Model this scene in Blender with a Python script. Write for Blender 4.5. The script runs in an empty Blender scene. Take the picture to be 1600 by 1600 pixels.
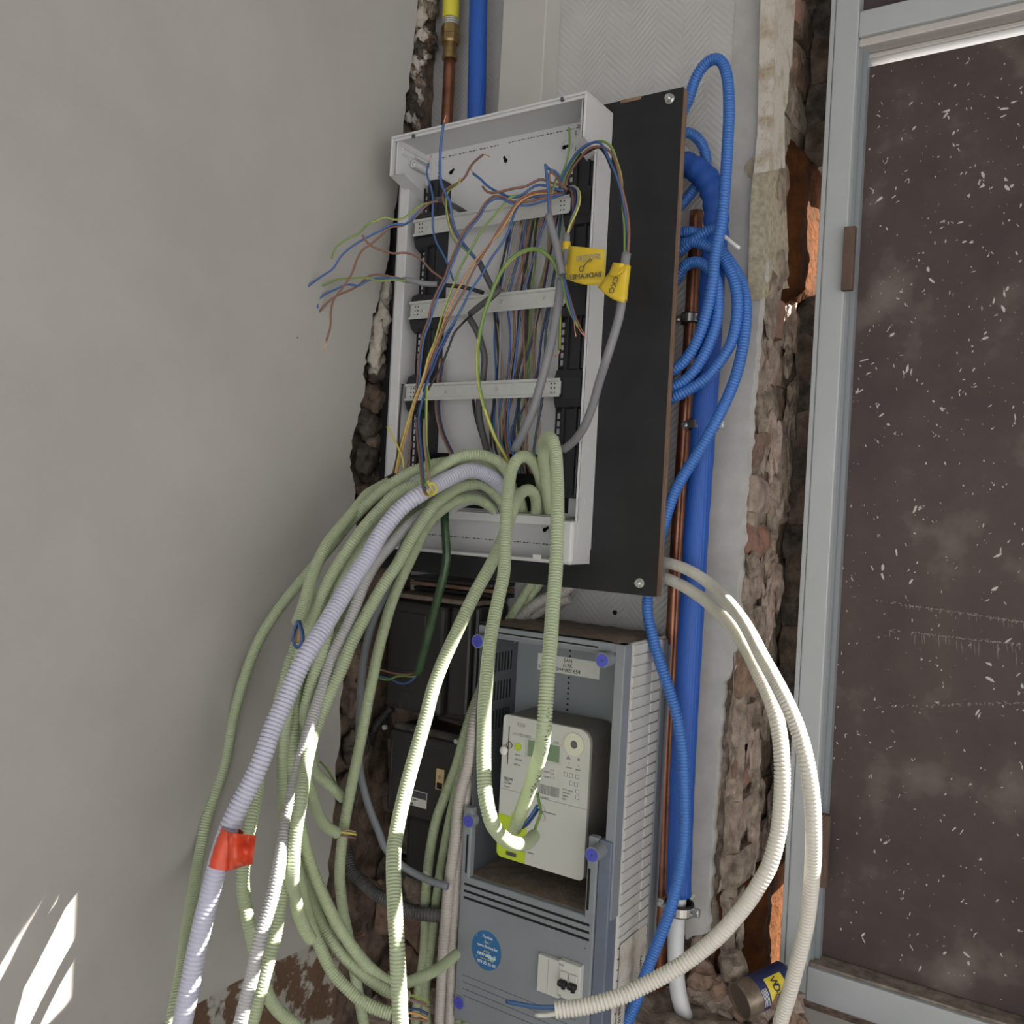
import bpy, bmesh, math, random
import numpy as np
from mathutils import Vector, Matrix, noise

random.seed(7)
SC = bpy.context.scene
COL = SC.collection

# ------------------------------------------------------------------ camera
FPX, YAW, ROLL = 1420.0, math.radians(33.2), math.radians(3.0)
PITCH = -math.atan((800 - 793) / FPX)
CAM = np.array([0.0, -1.22, 1.5])
fw = np.array([-math.sin(YAW) * math.cos(PITCH), math.cos(YAW) * math.cos(PITCH), math.sin(PITCH)])
r0 = np.array([math.cos(YAW), math.sin(YAW), 0.0])
u0 = np.cross(r0, fw)
rt = math.cos(ROLL) * r0 + math.sin(ROLL) * u0
up = math.cos(ROLL) * u0 - math.sin(ROLL) * r0
cd = bpy.data.cameras.new('camera')
cd.sensor_width = 36.0
cd.lens = FPX / 1600 * 36.0
cd.clip_start = 0.02
cam = bpy.data.objects.new('camera', cd)
COL.objects.link(cam)
cam.matrix_world = Matrix(((rt[0], up[0], -fw[0], CAM[0]), (rt[1], up[1], -fw[1], CAM[1]),
                           (rt[2], up[2], -fw[2], CAM[2]), (0, 0, 0, 1)))
SC.camera = cam

# ------------------------------------------------------------------ light
SC.view_settings.view_transform = 'Standard'
SC.view_settings.look = 'None'
SC.view_settings.exposure = 0.0
SC.view_settings.gamma = 1.0
SC.view_settings.use_curve_mapping = False
W = bpy.data.worlds.new('sky')
SC.world = W
W.use_nodes = True
bg = W.node_tree.nodes['Background']
bg.inputs[0].default_value = (0.96, 0.97, 0.98, 1)
bg.inputs[1].default_value = 2.7
SUN = Vector((-1, -0.75, -0.845)).normalized()
sl = bpy.data.lights.new('sun', 'SUN')
sl.energy = 38.0
sl.angle = math.radians(0.5)
sl.color = (1.0, 0.95, 0.86)
so = bpy.data.objects.new('sun', sl)
COL.objects.link(so)
so.location = (3, 3, 4)
so.rotation_euler = SUN.to_track_quat('-Z', 'Y').to_euler()


# ------------------------------------------------------------------ helpers
def ray(px, py):
    return fw * FPX + rt * (px - 800) + up * (800 - py)


def P(px, py, y):
    d = ray(px, py)
    return CAM + d * ((y - CAM[1]) / d[1])


def PX(px, py, x):
    d = ray(px, py)
    return CAM + d * ((x - CAM[0]) / d[0])


MATS = {}


def mat(name, col, rough=0.5, metal=0.0, var=0.0, vscale=40, col2=None, bump=0.0, bscale=200, bdist=0.001,
        sss=0.0, spec=0.5, wave=None, stretch=None, thr=None):
    m = bpy.data.materials.new(name)
    m.use_nodes = True
    nt = m.node_tree
    N, L = nt.nodes, nt.links
    b = N['Principled BSDF']
    b.inputs['Base Color'].default_value = (*col, 1)
    b.inputs['Roughness'].default_value = rough
    b.inputs['Metallic'].default_value = metal
    b.inputs['Specular IOR Level'].default_value = spec
    if sss:
        b.inputs['Subsurface Weight'].default_value = sss
        b.inputs['Subsurface Radius'].default_value = (1.0, 1.0, 0.45)
        b.inputs['Subsurface Scale'].default_value = 0.004
    tc = N.new('ShaderNodeTexCoord')
    vec = tc.outputs['Object']
    if stretch:
        mp = N.new('ShaderNodeMapping')
        mp.inputs['Scale'].default_value = stretch
        L.new(vec, mp.inputs['Vector'])
        vec = mp.outputs['Vector']
    if var or col2:
        nz = N.new('ShaderNodeTexNoise')
        nz.inputs['Scale'].default_value = vscale
        nz.inputs['Detail'].default_value = 6
        nz.inputs['Roughness'].default_value = 0.62
        L.new(vec, nz.inputs['Vector'])
        rp = N.new('ShaderNodeValToRGB')
        lo, hi = thr or (0.35, 0.68)
        rp.color_ramp.elements[0].position = lo
        rp.color_ramp.elements[1].position = hi
        c2 = col2 or tuple(c * (1 - var) for c in col)
        rp.color_ramp.elements[0].color = (*c2, 1)
        rp.color_ramp.elements[1].color = (*col, 1)
        L.new(nz.outputs['Fac'], rp.inputs['Fac'])
        L.new(rp.outputs['Color'], b.inputs['Base Color'])
    if bump:
        n2 = N.new('ShaderNodeTexNoise')
        n2.inputs['Scale'].default_value = bscale
        n2.inputs['Detail'].default_value = 5
        L.new(vec, n2.inputs['Vector'])
        bp = N.new('ShaderNodeBump')
        bp.inputs['Strength'].default_value = bump
        bp.inputs['Distance'].default_value = bdist
        L.new(n2.outputs['Fac'], bp.inputs['Height'])
        L.new(bp.outputs['Normal'], b.inputs['Normal'])
    MATS[name] = m
    return m


def nodes(m):
    return m.node_tree.nodes, m.node_tree.links, m.node_tree.nodes['Principled BSDF']


class MB:
    """collects geometry in world coordinates, builds ONE mesh object"""

    def __init__(s):
        s.v = []
        s.f = []
        s.m = []
        s.sm = []

    def add(s, V, F, mi=0, smooth=False):
        o = len(s.v)
        s.v.extend([tuple(map(float, p)) for p in V])
        s.f.extend([tuple(int(i) + o for i in q) for q in F])
        n = len(F)
        s.m.extend(mi if isinstance(mi, list) else [mi] * n)
        s.sm.extend([smooth] * n)
        return s

    def box(s, a, b, mi=0, bev=0.0):
        x0, x1 = sorted((a[0], b[0])); y0, y1 = sorted((a[1], b[1])); z0, z1 = sorted((a[2], b[2]))
        e = min(bev, (x1 - x0) * .45, (y1 - y0) * .45, (z1 - z0) * .45)
        if e <= 0:
            V = [(x, y, z) for x in (x0, x1) for y in (y0, y1) for z in (z0, z1)]
            F = [(0, 1, 3, 2), (4, 6, 7, 5), (0, 4, 5, 1), (2, 3, 7, 6), (0, 2, 6, 4), (1, 5, 7, 3)]
            return s.add(V, F, mi)
        bm = bmesh.new()
        bmesh.ops.create_cube(bm, size=1)
        for v in bm.verts:
            v.co = Vector(((x0 + x1) / 2 + v.co.x * (x1 - x0), (y0 + y1) / 2 + v.co.y * (y1 - y0), (z0 + z1) / 2 + v.co.z * (z1 - z0)))
        bmesh.ops.bevel(bm, geom=bm.edges[:], offset=e, segments=2, affect='EDGES', profile=0.5)
        return s.bm(bm, mi)

    def bm(s, bm, mi=0, smooth=False):
        bm.verts.index_update()
        s.add([v.co[:] for v in bm.verts], [[v.index for v in f.verts] for f in bm.faces], mi, smooth)
        bm.free()
        return s

    def cyl(s, a, b, ra, rb=None, n=20, mi=0, cap=True, smooth=True):
        a = np.array(a, float); b = np.array(b, float)
        rb = ra if rb is None else rb
        d = b - a; d /= np.linalg.norm(d)
        h = np.array([0, 0, 1.]) if abs(d[2]) < .9 else np.array([1., 0, 0])
        e1 = np.cross(d, h); e1 /= np.linalg.norm(e1); e2 = np.cross(d, e1)
        A = [2 * math.pi * i / n for i in range(n)]
        R = [e1 * math.cos(t) + e2 * math.sin(t) for t in A]
        V = [a + q * ra for q in R] + [b + q * rb for q in R]
        s.add(V, [(i, (i + 1) % n, n + (i + 1) % n, n + i) for i in range(n)], mi, smooth)
        if cap:
            s.add(V[:n], [list(range(n))[::-1]], mi)
            s.add(V[n:], [list(range(n))], mi)
        return s

    def ring(s, c, d, ro, ri, h, n=24, mi=0):
        """tube with a hole: outer ro, inner ri, from c along d by h"""
        c = np.array(c, float); d = np.array(d, float); d /= np.linalg.norm(d)
        hh = np.array([0, 0, 1.]) if abs(d[2]) < .9 else np.array([1., 0, 0])
        e1 = np.cross(d, hh); e1 /= np.linalg.norm(e1); e2 = np.cross(d, e1)
        V = []
        for k, (r, o) in enumerate(((ro, 0), (ro, h), (ri, h), (ri, 0))):
            for i in range(n):
                t = 2 * math.pi * i / n
                V.append(c + d * o + (e1 * math.cos(t) + e2 * math.sin(t)) * r)
        F = []
        for k in range(4):
            k2 = (k + 1) % 4
            for i in range(n):
                j = (i + 1) % n
                F.append((k * n + i, k * n + j, k2 * n + j, k2 * n + i))
        return s.add(V, F, mi)

    def poly(s, pts, off, mi=0):
        """extrude the polygon pts (3-D) by the vector off"""
        n = len(pts)
        off = np.array(off, float)
        V = [np.array(p, float) for p in pts]
        V += [p + off for p in V]
        F = [list(range(n)), list(range(2 * n - 1, n - 1, -1))]
        F += [(i, n + i, n + (i + 1) % n, (i + 1) % n) for i in range(n)]
        return s.add(V, F, mi)

    def tube(s, pts, r, n=8, mi=0, ring=None, cap=True, stripe=None, soft=0):
        """sweep a circle along pts (already dense); r float or per point array"""
        p = np.asarray(pts, float)
        K = len(p)
        T = np.gradient(p, axis=0)
        if soft and K > 3 * soft:
            kr = np.ones(soft) / soft
            pad = soft // 2
            T = np.stack([np.convolve(np.pad(T[:, c], pad, mode='edge'), kr, mode='valid')[:K] for c in range(3)], axis=1)
        T /= np.maximum(np.linalg.norm(T, axis=1), 1e-9)[:, None]
        h = np.array([0, -1., 0]) if abs(T[0][1]) < .85 else np.array([1., 0, 0])
        nv = np.cross(T[0], h); nv /= np.linalg.norm(nv)
        N = np.zeros_like(p)
        for i in range(K):
            nv = nv - T[i] * np.dot(nv, T[i])
            nv /= max(np.linalg.norm(nv), 1e-9)
            N[i] = nv
        B = np.cross(T, N)
        a = np.arange(n) * 2 * math.pi / n
        rr = np.broadcast_to(np.asarray(r, float), (K,))
        V = p[:, None, :] + rr[:, None, None] * (N[:, None, :] * np.cos(a)[None, :, None] + B[:, None, :] * np.sin(a)[None, :, None])
        V = V.reshape(-1, 3)
        i = np.arange(K - 1)[:, None] * n
        j = np.arange(n)[None, :]
        j2 = (j + 1) % n
        F = np.stack([i + j, i + j2, i + n + j2, i + n + j], axis=2).reshape(-1, 4)
        F = F.tolist()
        if stripe:
            ms = []
            for k in range(K - 1):
                sh = int(k * stripe[2])
                ms += [stripe[0] if ((q + sh) % n) < n * .62 else stripe[1] for q in range(n)]
        else:
            ms = mi
        o = len(s.v)
        s.v.extend(map(tuple, V.tolist()))
        s.f.extend([(q[0] + o, q[1] + o, q[2] + o, q[3] + o) for q in F])
        s.m.extend(ms if isinstance(ms, list) else [ms] * len(F))
        s.sm.extend([True] * len(F))
        if cap:
            c0 = mi if not stripe else stripe[0]
            s.f.append(tuple(range(o + n - 1, o - 1, -1))); s.m.append(c0); s.sm.append(False)
            s.f.append(tuple(range(o + (K - 1) * n, o + K * n))); s.m.append(c0); s.sm.append(False)
        return s

    def build(s, name, mats, parent=None):
        me = bpy.data.meshes.new(name)
        org = np.array(parent['_o']) if parent is not None and '_o' in parent else np.zeros(3)
        V = np.array(s.v) - org
        me.from_pydata(V.tolist(), [], s.f)
        mats = mats if isinstance(mats, (list, tuple)) else [mats]
        for m in mats:
            me.materials.append(MATS[m] if isinstance(m, str) else m)
        me.polygons.foreach_set('material_index', s.m)
        me.polygons.foreach_set('use_smooth', s.sm)
        me.update()
        ob = bpy.data.objects.new(name, me)
        COL.objects.link(ob)
        if parent is not None:
            ob.parent = parent
            ob['_o'] = org.tolist()
        return ob


def tag(o, label, cat, group=None):
    o['label'] = label
    o['category'] = cat
    if group:
        o['group'] = group
    return o


def thing(name, label, cat, loc=(0, 0, 0), group=None):
    o = bpy.data.objects.new(name, None)
    o.empty_display_size = 0.02
    o.location = tuple(map(float, loc))
    o['_o'] = [float(c) for c in loc]
    COL.objects.link(o)
    return tag(o, label, cat, group)


def struct(o):
    o['kind'] = 'structure'
    return o


def text(name, body, loc, size, m, parent, xdir=(1, 0, 0), ydir=(0, 0, 1), depth=0.0003, mirror=False, align='LEFT'):
    c = bpy.data.curves.new(name, 'FONT')
    c.body = body
    c.size = size
    c.extrude = depth
    c.align_x = align
    c.materials.append(MATS[m])
    tmp = bpy.data.objects.new('tmp', c)
    me = bpy.data.meshes.new_from_object(tmp)
    bpy.data.objects.remove(tmp)
    bpy.data.curves.remove(c)
    me.name = name
    if not me.materials:
        me.materials.append(MATS[m])
    o = bpy.data.objects.new(name, me)
    COL.objects.link(o)
    xd = Vector(xdir).normalized(); yd = Vector(ydir).normalized()
    if mirror:
        xd = -xd
    zd = Vector(xdir).normalized().cross(yd)
    org = Vector(parent['_o'])
    M = Matrix((xd, yd, zd)).transposed().to_4x4()
    M.translation = Vector(tuple(map(float, loc))) - org
    o.parent = parent
    o.matrix_local = M
    return o


def smooth_path(pts, step):
    """Catmull-Rom through 3-D points, resampled at an even step"""
    p = np.array(pts, float)
    if len(p) == 2:
        d = np.linalg.norm(p[1] - p[0])
        k = max(2, int(d / step) + 1)
        return p[0] + (p[1] - p[0]) * np.linspace(0, 1, k)[:, None]
    q = np.vstack([2 * p[0] - p[1], p, 2 * p[-1] - p[-2]])
    out = []
    for i in range(1, len(q) - 2):
        a, b, c, d = q[i - 1], q[i], q[i + 1], q[i + 2]
        t0, t1 = 0, np.linalg.norm(b - a) ** .5 + 1e-6
        t2 = t1 + np.linalg.norm(c - b) ** .5 + 1e-6
        t3 = t2 + np.linalg.norm(d - c) ** .5 + 1e-6
        ns_ = int(min(60, max(14, np.linalg.norm(c - b) / step * 1.3)))
        for t in np.linspace(t1, t2, ns_, endpoint=False):
            A1 = (t1 - t) / (t1 - t0) * a + (t - t0) / (t1 - t0) * b
            A2 = (t2 - t) / (t2 - t1) * b + (t - t1) / (t2 - t1) * c
            A3 = (t3 - t) / (t3 - t2) * c + (t - t2) / (t3 - t2) * d
            B1 = (t2 - t) / (t2 - t0) * A1 + (t - t0) / (t2 - t0) * A2
            B2 = (t3 - t) / (t3 - t1) * A2 + (t - t1) / (t3 - t1) * A3
            out.append((t2 - t) / (t2 - t1) * B1 + (t - t1) / (t2 - t1) * B2)
    out.append(p[-1])
    out = np.array(out)
    L = np.concatenate([[0], np.cumsum(np.linalg.norm(np.diff(out, axis=0), axis=1))])
    k = max(3, int(L[-1] / step) + 1)
    s = np.linspace(0, L[-1], k)
    return np.stack([np.interp(s, L, out[:, c]) for c in range(3)], axis=1)


def path(*pts):
    """survey points of a cable: (u, v) or (u, v, y); y (distance from the wall) is interpolated along the way"""
    uv = np.array([q[:2] for q in pts], float)
    L = np.concatenate([[0], np.cumsum(np.linalg.norm(np.diff(uv, axis=0), axis=1))])
    kx = [L[i] for i, q in enumerate(pts) if len(q) > 2]
    ky = [q[2] for q in pts if len(q) > 2]
    ys = np.interp(L, kx, ky)
    return [P(uv[i][0], uv[i][1], ys[i]) for i in range(len(pts))]


def corr(pts, d, pitch=0.0034, n=14, depth=0.77):
    """corrugated conduit wall"""
    q = smooth_path(pts, pitch / 5)
    w_ = 31
    if len(q) > 3 * w_:                 # ease out small kinks of the survey
        kr = np.hanning(w_ + 2)[1:-1]
        kr /= kr.sum()
        qs = np.stack([np.convolve(q[:, c], kr, mode='valid') for c in range(3)], axis=1)
        h_ = w_ // 2
        q = np.vstack([q[:h_] + (qs[0] - q[h_]), qs, q[-h_:] + (qs[-1] - q[-h_ - 1])])
    k = np.arange(len(q)) % 5
    r = np.where(k < 4, d / 2, d / 2 * depth)
    return q, r


def conduit(name, label, pts, m, d=0.0148, group=None, pitch=0.0034, wires=(), n=14, category='conduit', parts=None):
    pts3 = path(*pts)
    if pts[-1][1] > 1605:               # runs on towards the floor
        dv_ = (pts3[-1] - pts3[-2]) / np.linalg.norm(pts3[-1] - pts3[-2])
        for st in (.08, .26):
            pts3.append(pts3[-1] + np.array((max(dv_[0] * .5, -.02), dv_[1] * .4, -1.0)) * st)
    q, r = corr(pts3, d, pitch, n)
    if not wires and not parts:
        o = MB().tube(q, r, n, soft=41).build(name, m)
        return tag(o, label, category, group)
    t = thing(name, label, category, q[0], group)
    MB().tube(q, r, n, soft=41).build('tube', m, t)
    for w in wires:
        wire_part(t, *w)
    return t


WIRE = {'blue': 'wire_blue', 'brown': 'wire_brown', 'black': 'wire_black', 'grey': 'wire_grey', 'tan': 'wire_tan', 'navy': 'wire_navy',
        'white': 'cream_plastic', 'orange': 'wire_orange', 'yellow': 'wire_yellow'}


def wire_mesh(pts, c, d=0.0031, n=7):
    q = smooth_path(path(*pts), 0.006)
    b = MB()
    if c == 'yg':
        b.tube(q, d / 2, 8, stripe=(0, 1, 0.06))
        return b, ['wire_yellow', 'wire_green']
    b.tube(q, d / 2, n)
    return b, [WIRE[c]]


def wire_part(parent, pts, c, d=0.0031, tip=None):
    b, ms = wire_mesh(pts, c, d)
    o = b.build('wire', ms, parent)
    if tip:
        q = smooth_path(path(*tip), 0.004)
        MB().tube(q, 0.0008, 6).build('bare_end', 'bare_copper', o)
    return o


def wire(label, pts, c, d=0.0031, tip=None, group=None):
    if tip:
        t = thing('wire', label, 'wire', path(*pts)[0], group)
        b, ms = wire_mesh(pts, c, d)
        b.build('insulation', ms, t)
        MB().tube(smooth_path(path(*tip), 0.004), 0.0008, 6).build('bare_end', 'bare_copper', t)
        return t
    b, ms = wire_mesh(pts, c, d)
    return tag(b.build('wire', ms), label, 'wire', group)


def rough_block(c, size, seed, cuts=2, amp=0.15, rot=0.0):
    bm = bmesh.new()
    bmesh.ops.create_cube(bm, size=1)
    bmesh.ops.subdivide_edges(bm, edges=bm.edges[:], cuts=cuts, use_grid_fill=True)
    sz = Vector(size)
    mn = min(size)
    R = Matrix.Rotation(rot, 3, 'Y')
    for v in bm.verts:
        r = v.co.length
        k = 1 - 0.10 * max(0, (r - 0.6)) / 0.27
        p = Vector((v.co.x * sz.x * k, v.co.y * sz.y * k, v.co.z * sz.z * k))
        nn = noise.noise_vector(p * (1.1 / mn) + Vector((seed * 3.1, seed * 7.7, seed)))
        v.co = R @ (p + nn * mn * amp) + Vector(tuple(c))
    return bm


def blob(c, size, seed, amp=0.35, sub=2):
    bm = bmesh.new()
    bmesh.ops.create_icosphere(bm, subdivisions=sub, radius=0.5)
    for v in bm.verts:
        n = v.co.normalized()
        k = 1 + amp * noise.noise(n * 1.7 + Vector((seed * 2.3, seed, -seed)))
        k += amp * 0.4 * noise.noise(n * 4.1 + Vector((seed, -seed * 1.7, seed)))
        v.co = Vector((v.co.x * size[0] * k, v.co.y * size[1] * k, v.co.z * size[2] * k)) + Vector(tuple(c))
    return bm


# ------------------------------------------------------------------ materials
mat("plaster", (0.445, 0.425, 0.40), 0.9, var=0.10, vscale=5, bump=0.25, bscale=260, bdist=0.0006)
mat('plaster_edge', (0.52, 0.48, 0.42), 0.95, col2=(0.34, 0.29, 0.23), vscale=60, bump=0.8, bscale=160, bdist=0.003)
mat('plaster_smooth', (0.47, 0.462, 0.45), 0.9, var=0.16, vscale=25, bump=0.3, bscale=150, bdist=0.001)
mat('masonry', (0.25, 0.18, 0.135), 0.95, col2=(0.06, 0.042, 0.032), vscale=28, bump=1.0, bscale=70, bdist=0.006)
mat('stone_dark', (0.16, 0.13, 0.105), 0.92, col2=(0.03, 0.024, 0.02), vscale=45, bump=1.0, bscale=140, bdist=0.004)
mat('brick_brown', (0.30, 0.20, 0.145), 0.95, col2=(0.13, 0.085, 0.062), vscale=50, bump=1.0, bscale=150, bdist=0.004)
mat('brick_grey', (0.40, 0.315, 0.265), 0.95, col2=(0.20, 0.145, 0.12), vscale=40, bump=1.0, bscale=140, bdist=0.004)
mat('brick_red', (0.30, 0.15, 0.11), 0.95, col2=(0.16, 0.11, 0.085), vscale=36, bump=1.0, bscale=120, bdist=0.004)
mat('mortar', (0.36, 0.295, 0.235), 0.97, col2=(0.12, 0.092, 0.072), vscale=42, bump=1.0, bscale=130, bdist=0.005)
mat('mortar_light', (0.55, 0.51, 0.45), 0.97, col2=(0.36, 0.29, 0.2), vscale=34, bump=0.8, bscale=130, bdist=0.004, thr=(.3, .5))
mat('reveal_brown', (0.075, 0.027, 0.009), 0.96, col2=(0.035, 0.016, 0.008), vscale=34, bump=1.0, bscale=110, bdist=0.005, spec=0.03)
mat('peeled_paint', (0.40, 0.385, 0.34), 0.95, col2=(0.13, 0.075, 0.045), vscale=24, bump=0.8, bscale=120, bdist=0.003, thr=(.5, .56))
mat("floor_dust", (0.30, 0.285, 0.265), 0.95, var=0.3, vscale=12, bump=0.5)
mat('ceiling_white', (0.68, 0.67, 0.65), 0.9, var=0.05)
mat('paint_cream', (0.50, 0.485, 0.46), 0.6, var=0.06, vscale=14)
mat('ply_black', (0.0115, 0.0115, 0.013), 0.55, col2=(0.019, 0.019, 0.021), vscale=14, spec=.35, bump=0.15, bscale=500, bdist=0.0004)
mat('ply_edge', (0.30, 0.19, 0.12), 0.85, col2=(0.15, 0.09, 0.055), vscale=30, stretch=(1, 12, 0.4), bump=0.5)
mat('packer_wood', (0.15, 0.095, 0.07), 0.8, var=0.4, vscale=60, stretch=(1, 1, .2))
mat('white_plastic', (0.60, 0.60, 0.605), 0.42, var=0.02)
mat('white_plastic_dark', (0.62, 0.62, 0.62), 0.45)
mat('print_dark', (0.07, 0.07, 0.08), 0.7)
mat('print_grey', (0.28, 0.28, 0.27), 0.7)
mat('print_white', (0.75, 0.77, 0.78), 0.7)
mat('hole_shade', (0.006, 0.006, 0.006), 0.9)  # near-black paint standing in for the shade inside holes and slots
mat('black_plastic', (0.014, 0.015, 0.019), 0.42)
mat('zinc', (0.66, 0.68, 0.66), 0.45, metal=0.55, var=0.08, vscale=80)
mat('zinc_bright', (0.62, 0.63, 0.62), 0.28, metal=0.9)
mat('rubber', (0.012, 0.012, 0.012), 0.7)
mat('green_pvc', (0.40, 0.46, 0.305), 0.55, sss=0.35, var=0.05, vscale=8, spec=.35)
mat('lavender_pvc', (0.53, 0.53, 0.64), 0.62, sss=0.15, var=0.04, spec=.3)
mat('grey_pvc', (0.46, 0.455, 0.46), 0.62, sss=0.15, var=0.06, spec=.3)
mat('beige_pvc', (0.47, 0.435, 0.40), 0.5, var=0.08, vscale=12)
mat('cream_pvc', (0.66, 0.63, 0.565), 0.58, sss=0.15, var=0.04)
mat('dark_pvc', (0.15, 0.145, 0.145), 0.55, col2=(0.08, 0.078, 0.075), vscale=30)
mat('black_pvc', (0.02, 0.02, 0.02), 0.6, col2=(0.3, 0.3, 0.29), vscale=90, thr=(.3, .36))
mat('blue_pvc', (0.045, 0.165, 0.52), 0.38, var=0.1, vscale=10)
mat('blue_foam', (0.018, 0.095, 0.43), 0.55, var=0.12, vscale=12)
mat('cream_plastic', (0.72, 0.71, 0.67), 0.4)
mat('sheath_grey', (0.21, 0.21, 0.225), 0.45)
mat('sheath_dark', (0.075, 0.077, 0.08), 0.5)
mat('tube_slate', (0.17, 0.185, 0.21), 0.45)
mat('tube_bottle', (0.055, 0.105, 0.05), 0.28, col2=(0.02, 0.05, 0.02), vscale=40)
mat('wire_blue', (0.045, 0.115, 0.30), 0.4)
mat('wire_navy', (0.02, 0.038, 0.13), 0.4)
mat('wire_brown', (0.21, 0.105, 0.075), 0.45)
mat('wire_black', (0.017, 0.015, 0.015), 0.45)
mat('wire_grey', (0.25, 0.25, 0.26), 0.45)
mat('wire_tan', (0.33, 0.24, 0.17), 0.45)
mat('wire_orange', (0.50, 0.27, 0.10), 0.45)
mat('wire_yellow', (0.55, 0.50, 0.10), 0.45)
mat('wire_green', (0.16, 0.27, 0.07), 0.45)
mat('bare_copper', (0.75, 0.36, 0.22), 0.35, metal=0.8)
mat('copper_old', (0.40, 0.175, 0.10), 0.36, metal=0.75, col2=(0.20, 0.08, 0.05), vscale=30)
mat('brass', (0.42, 0.29, 0.12), 0.42, metal=0.75, col2=(0.24, 0.16, 0.07), vscale=60)
mat('brass_plate', (0.68, 0.50, 0.27), 0.5, metal=0.2)
mat('yellow_sleeve', (0.70, 0.62, 0.06), 0.5)
mat('yellow_tape', (0.72, 0.51, 0.03), 0.45, var=0.08, vscale=30)
mat('orange_tape', (0.74, 0.085, 0.035), 0.4, var=0.2, vscale=60)
mat('cabinet_grey', (0.235, 0.255, 0.28), 0.5, var=0.10, vscale=14)
mat('cabinet_light', (0.55, 0.54, 0.51), 0.5, var=0.05, vscale=20)
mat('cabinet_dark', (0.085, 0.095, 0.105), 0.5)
mat('cabinet_edge', (0.14, 0.165, 0.225), 0.5, var=0.15)
mat('dusty', (0.24, 0.185, 0.15), 0.97, col2=(0.15, 0.115, 0.09), vscale=60, bump=0.8, bscale=300, bdist=0.002)
mat('meter_case', (0.56, 0.565, 0.53), 0.45)
mat('meter_body', (0.16, 0.155, 0.15), 0.6, col2=(0.26, 0.22, 0.19), vscale=10)
mat('lime', (0.47, 0.60, 0.03), 0.45)
mat('lcd', (0.18, 0.27, 0.17), 0.25)
mat('port_ring', (0.66, 0.67, 0.53), 0.4)
mat('port_dark', (0.10, 0.10, 0.11), 0.3)
mat('cap_blue', (0.075, 0.085, 0.50), 0.4)
mat('sticker_blue', (0.03, 0.14, 0.33), 0.45, col2=(0.45, 0.65, 0.66), vscale=75, thr=(.34, .36))
mat('label_white', (0.66, 0.66, 0.63), 0.6)
mat('bakelite', (0.026, 0.026, 0.027), 0.42, col2=(0.036, 0.033, 0.031), vscale=14, bump=0.15, bscale=120)
mat('bakelite_dust', (0.10, 0.088, 0.074), 0.85, col2=(0.035, 0.03, 0.028), vscale=30)
mat('pipe_white', (0.60, 0.61, 0.63), 0.35)
mat('frame_paint', (0.44, 0.46, 0.47), 0.42, var=0.06, vscale=12, bump=0.1, bscale=90)
mat('frame_dark', (0.24, 0.26, 0.275), 0.45)
mat('aluminium', (0.56, 0.53, 0.50), 0.5, metal=0.25, var=0.1, vscale=30)
mat('sill_dirt', (0.34, 0.30, 0.25), 0.9, col2=(0.14, 0.11, 0.09), vscale=60)
mat('can_metal', (0.32, 0.26, 0.205), 0.4, metal=0.5, col2=(0.16, 0.12, 0.09), vscale=70)
mat('can_base', (0.16, 0.125, 0.10), 0.5, metal=0.5)
mat('can_navy', (0.02, 0.028, 0.10), 0.4)
mat('can_yellow', (0.68, 0.55, 0.04), 0.4)
mat('can_red', (0.5, 0.03, 0.02), 0.4)
mat('patch_mesh', (0.46, 0.41, 0.31), 0.95, col2=(0.28, 0.24, 0.17), vscale=120)
mat('fleck_paint', (0.52, 0.50, 0.47), 0.7)
mat('fleck_thin', (0.30, 0.27, 0.25), 0.8)
mat('glass_dark', (0.10, 0.12, 0.14), 0.05)

# woven wallpaper: herringbone relief
m = mat('woven_paper', (0.50, 0.495, 0.485), 0.92, var=0.09, vscale=18)
N, L, B = nodes(m)
tc = N.new('ShaderNodeTexCoord'); sx = N.new('ShaderNodeSeparateXYZ'); L.new(tc.outputs['Object'], sx.inputs[0])


def math_node(N, L, op, a, b=None):
    q = N.new('ShaderNodeMath'); q.operation = op
    for i, v in enumerate((a, b)):
        if v is None:
            continue
        if isinstance(v, (int, float)):
            q.inputs[i].default_value = v
        else:
            L.new(v, q.inputs[i])
    return q.outputs[0]


pp = math_node(N, L, 'PINGPONG', sx.outputs['X'], 0.042)
dg = math_node(N, L, 'ADD', pp, sx.outputs['Z'])
w1 = math_node(N, L, 'SINE', math_node(N, L, 'MULTIPLY', dg, 620.0))
w2 = math_node(N, L, 'MULTIPLY', math_node(N, L, 'SINE', math_node(N, L, 'MULTIPLY', sx.outputs['X'], 1900.0)),
               math_node(N, L, 'SINE', math_node(N, L, 'MULTIPLY', sx.outputs['Z'], 1900.0)))
hh = math_node(N, L, 'ADD', w1, math_node(N, L, 'MULTIPLY', w2, 0.4))
bp = N.new('ShaderNodeBump'); bp.inputs['Strength'].default_value = 0.38; bp.inputs['Distance'].default_value = 0.0008
L.new(hh, bp.inputs['Height']); L.new(bp.outputs['Normal'], B.inputs['Normal'])

# brown film-faced board with white paint flecks
m = mat('board_brown', (0.082, 0.058, 0.053), 0.62, col2=(0.052, 0.035, 0.034), vscale=9)
N, L, B = nodes(m)
base = B.inputs['Base Color'].links[0].from_socket
tc = N.new('ShaderNodeTexCoord')


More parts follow.
